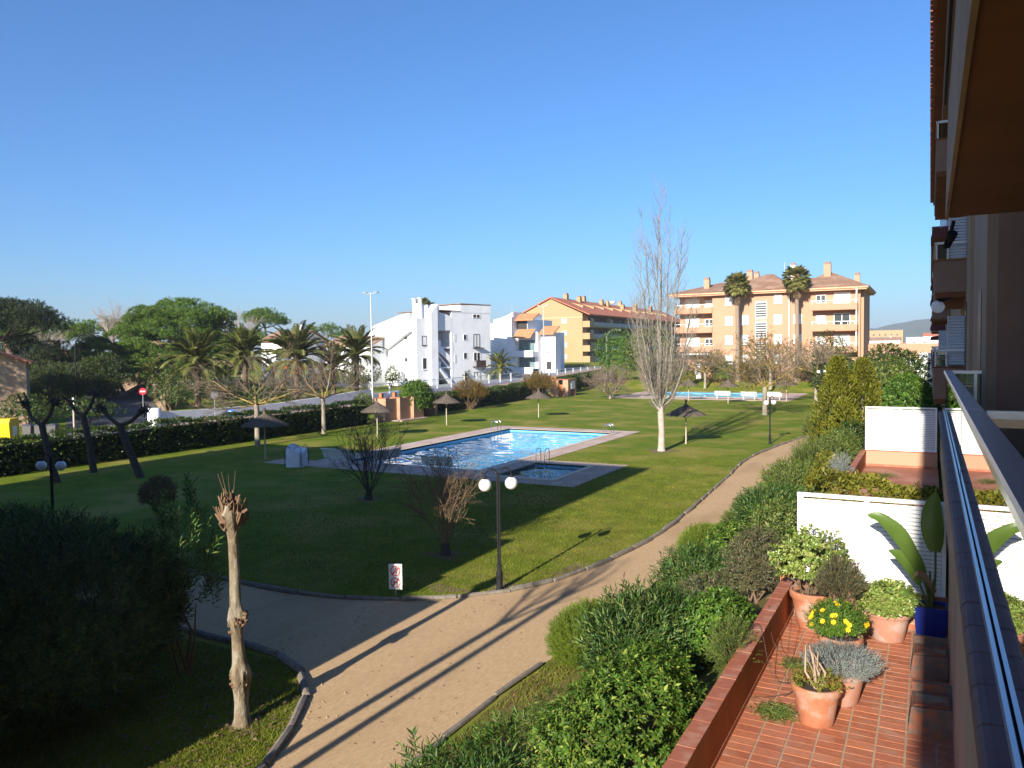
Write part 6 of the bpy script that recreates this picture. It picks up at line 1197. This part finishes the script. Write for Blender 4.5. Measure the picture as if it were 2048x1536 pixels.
stalk([(.0, 13.1, 2.04), (-.1, 13.05, 2.15)]); paddle([(-.1, 13.05, 2.15), (-.25, 13.0, 2.25), (-.42, 12.97, 2.3), (-.55, 12.96, 2.27)], .075, (.3, .3, .9), 1)
for k in range(7): a = rng.uniform(1.5, 5.5); stalk([(.05, 13.15, 2.04), (.05+.06*math.cos(a), 13.15+.06*math.sin(a), 2.3), (.05+.16*math.cos(a), 13.15+.14*math.sin(a), 2.5+.2*rng.uniform(0, 1))], .014)
paddle([(.1, 13.1, 2.3), (.0, 13.0, 2.5), (-.12, 12.95, 2.6), (-.2, 12.93, 2.5)], .06, (.4, .3, .8), 1, LM['dry'])
# ---- grass blades near the path and on the beds (uncountable)
def grass(name, label, xr, yr, n, seed, keep, h=.05, lm=None, zf=None):
    rng = np.random.default_rng(seed); x = rng.uniform(*xr, n); y = rng.uniform(*yr, n); k = keep(x, y); x, y = x[k], y[k]; z = np.zeros(len(x)) if zf is None else np.array([zf(q) for q in x]); m = len(x)
    a = rng.uniform(0, 6.28, m); L = h*rng.uniform(.5, 1.4, m); w_ = .006+.004*rng.uniform(0, 1, m); lean = rng.normal(0, .5, (m, 2))*L[:, None]
    V = np.stack([np.stack([x-w_*np.cos(a), y-w_*np.sin(a), z], 1), np.stack([x+w_*np.cos(a), y+w_*np.sin(a), z], 1), np.stack([x+lean[:, 0], y+lean[:, 1], z+L], 1)], 1).reshape(-1, 3)
    o = npmesh(name, V, np.arange(3*m).reshape(-1, 3), LM[lm] if lm else leafmat('grass_blade', (.10, .14, .012), (.165, .18, .022), (.26, .21, .06), rough=.7, trans=.3, spec=.1)); tag(o, label, 'grass', kind='stuff')
EL = np.array([p for p in eL]); ELo = np.argsort(EL[:, 1])
def left_of_path(x, y):
    lim = np.interp(y, EL[ELo, 1], EL[ELo, 0]); fade = np.clip((x+26)/13, 0, 1)*np.clip((46-y)/20, 0, 1); ok = RNG.uniform(0, 1, len(x)) < fade
    return ok & np.where(y > 17.2, x < lim-.05, (y > np.interp(x, [-26, -17.9, -14.35, -12.3, -10.35, -8.85], [15.4, 14.5, 14.3, 14.6, 15.55, 17.3])+.08) & (x < -8.9))
grass('lawn_grass', 'short blades of grass on the lawn beside the path', (-26, -7.5), (14.4, 46), 420000, 301, left_of_path, .045)
EB = np.array(eB); EBo = np.argsort(EB[:, 1])
grass('bed_grass', 'short grass in the bed round the pollarded trunk', (-14, -7.8), (5.5, 11.3), 60000, 302, lambda x, y: (x < np.interp(y, EB[EBo, 1], EB[EBo, 0])-.08) & (y < 11.0), .05)
grass('verge_grass', 'dry grass on the bed below the shrubs', (-6.4, -4.2), (4, 14), 26000, 303, lambda x, y: x > np.interp(y, [0, 9.8, 11.8, 15.2], [-6.3, -6.5, -6.5, -6.2])+.06, .05, None, lambda q: bedz(q)+.01)
# ---- fallen leaves and pebbles on the path
rng = np.random.default_rng(311); n = 260; x = rng.uniform(-9.5, -6.2, n); y = rng.uniform(6, 30, n); P = np.stack([x, y, np.full(n, .014)], 1); V, F = leaf_arrays(P, rdir(n, rng)*np.array([1, 1, .05]), np.tile([[0, 0, 1.]], (n, 1))+rng.normal(0, .15, (n, 3)), rng.uniform(.03, .08, n), .03); tag(npmesh('fallen_leaves', V, F, LM['dry']), 'scattered dry fallen leaves on the sandy path', 'leaves', kind='stuff')

# ---- loose stones and bare soil
rng = np.random.default_rng(321); n = 2600; yv = rng.uniform(6, 40, n); side = rng.uniform(0, 1, n); xl = np.interp(yv, [6, 8, 9.3, 10.3, 14.6, 15.6, 17.3, 20, 25, 35, 43], [-8.0, -8.4, -9.1, -9.7, -12, -10.3, -8.85, -8.0, -7.65, -8.1, -8.5]); xr_ = np.interp(yv, [6, 10, 12, 15, 23, 34, 43], [-6.4, -6.55, -6.55, -6.3, -5.95, -5.75, -6.3]); f = np.where(side < .6, rng.beta(.6, 4, n), np.where(side < .85, 1-rng.beta(.6, 4, n), rng.uniform(0, 1, n))); xv = xl+.1+(xr_-xl-.2)*f
o8 = np.array([(1, 0, 0), (-1, 0, 0), (0, 1, 0), (0, -1, 0), (0, 0, 1), (0, 0, -1)], float); of = np.array([(0, 2, 4), (2, 1, 4), (1, 3, 4), (3, 0, 4), (2, 0, 5), (1, 2, 5), (3, 1, 5), (0, 3, 5)]); sz = rng.uniform(.004, .012, n)*np.where(rng.uniform(0, 1, n) < .05, 2, 1); V = (np.stack([xv, yv, .008+sz*.3], 1)[:, None]+o8[None]*sz[:, None, None]*rng.uniform(.6, 1.3, (n, 6, 1))).reshape(-1, 3); F = (np.arange(n)[:, None, None]*6+of[None]).reshape(-1, 3)
tag(npmesh('loose_stones', V, F, mat('pebble', (.42, .32, .21), (.28, .21, .14), 30, .95)), 'loose gravel stones scattered along the path edges', 'stones', kind='stuff')
def patch(x, y, rx, ry, seed, z=.0055, m=None):
    r = np.random.default_rng(seed); a = np.linspace(0, 2*math.pi, 22)[:-1]; k = 1+.22*np.sin(a*3+seed)+.14*r.normal(0, 1, 21); sheet('bare_soil', [(x+rx*q*math.cos(t), y+ry*q*math.sin(t)) for t, q in zip(a, k)], z, m or mat('bare_earth', (.19, .125, .07), (.13, .085, .05), 12, .98, .02, 60, detail=9, col3=(.13, .12, .04), sc3=3))
patch(-9.3, 17.0, .55, .45, 1); patch(-8.5, 19.0, .35, .8, 2); patch(-9.74, 8.79, .32, .3, 3); patch(-12.5, 19.05, .55, .5, 4); patch(-20, 24.9, .6, .55, 5); patch(-13.77, 44.05, .8, .8, 6); patch(-10.6, 16.3, .7, .25, 7)
n = 900; P = np.stack([rng.normal(-9.8, 1.6, n), rng.normal(9, 1.6, n), np.full(n, .05)], 1); P2 = np.stack([rng.uniform(-25, -8.6, n), rng.uniform(15, 40, n), np.full(n, .045)], 1); P = np.concatenate([P, P2]); kk = (P[:, 0] < np.interp(P[:, 1], [5, 8, 9.3, 10.3, 11], [-8, -8.5, -9.2, -9.8, -11])) | (P[:, 1] > 14.9); P = P[kk]; V, F = leaf_arrays(P, rdir(len(P), rng)*np.array([1, 1, .1]), np.tile([[0, 0, 1.]], (len(P), 1))+rng.normal(0, .3, (len(P), 3)), rng.uniform(.04, .10, len(P)), .045); tag(npmesh('leaf_litter', V, F, LM['dry']), 'dry leaves lying on the grass near the bare trees', 'leaves', kind='stuff')
# ================================================================ AIR
b = MB(); b.box(-3500, 3500, -3400, 3480, -6, 86); hz = b.build('haze', mat('haze_surface_unused', (.8, .8, .8))); hz['kind'] = 'stuff'; hz['label'] = 'thin pale haze in the air over the whole place'; hz['category'] = 'haze'
hm = bpy.data.materials.new('haze_air'); hm.use_nodes = True; hm.node_tree.nodes.clear(); o_ = hm.node_tree.nodes.new('ShaderNodeOutputMaterial'); pv = hm.node_tree.nodes.new('ShaderNodeVolumePrincipled')
pv.inputs['Color'].default_value = (.80, .88, 1.0, 1); pv.inputs['Density'].default_value = 2.2e-4; pv.inputs['Anisotropy'].default_value = .1; hm.node_tree.links.new(pv.outputs[0], o_.inputs['Volume'])
hz.data.materials.clear(); hz.data.materials.append(hm)
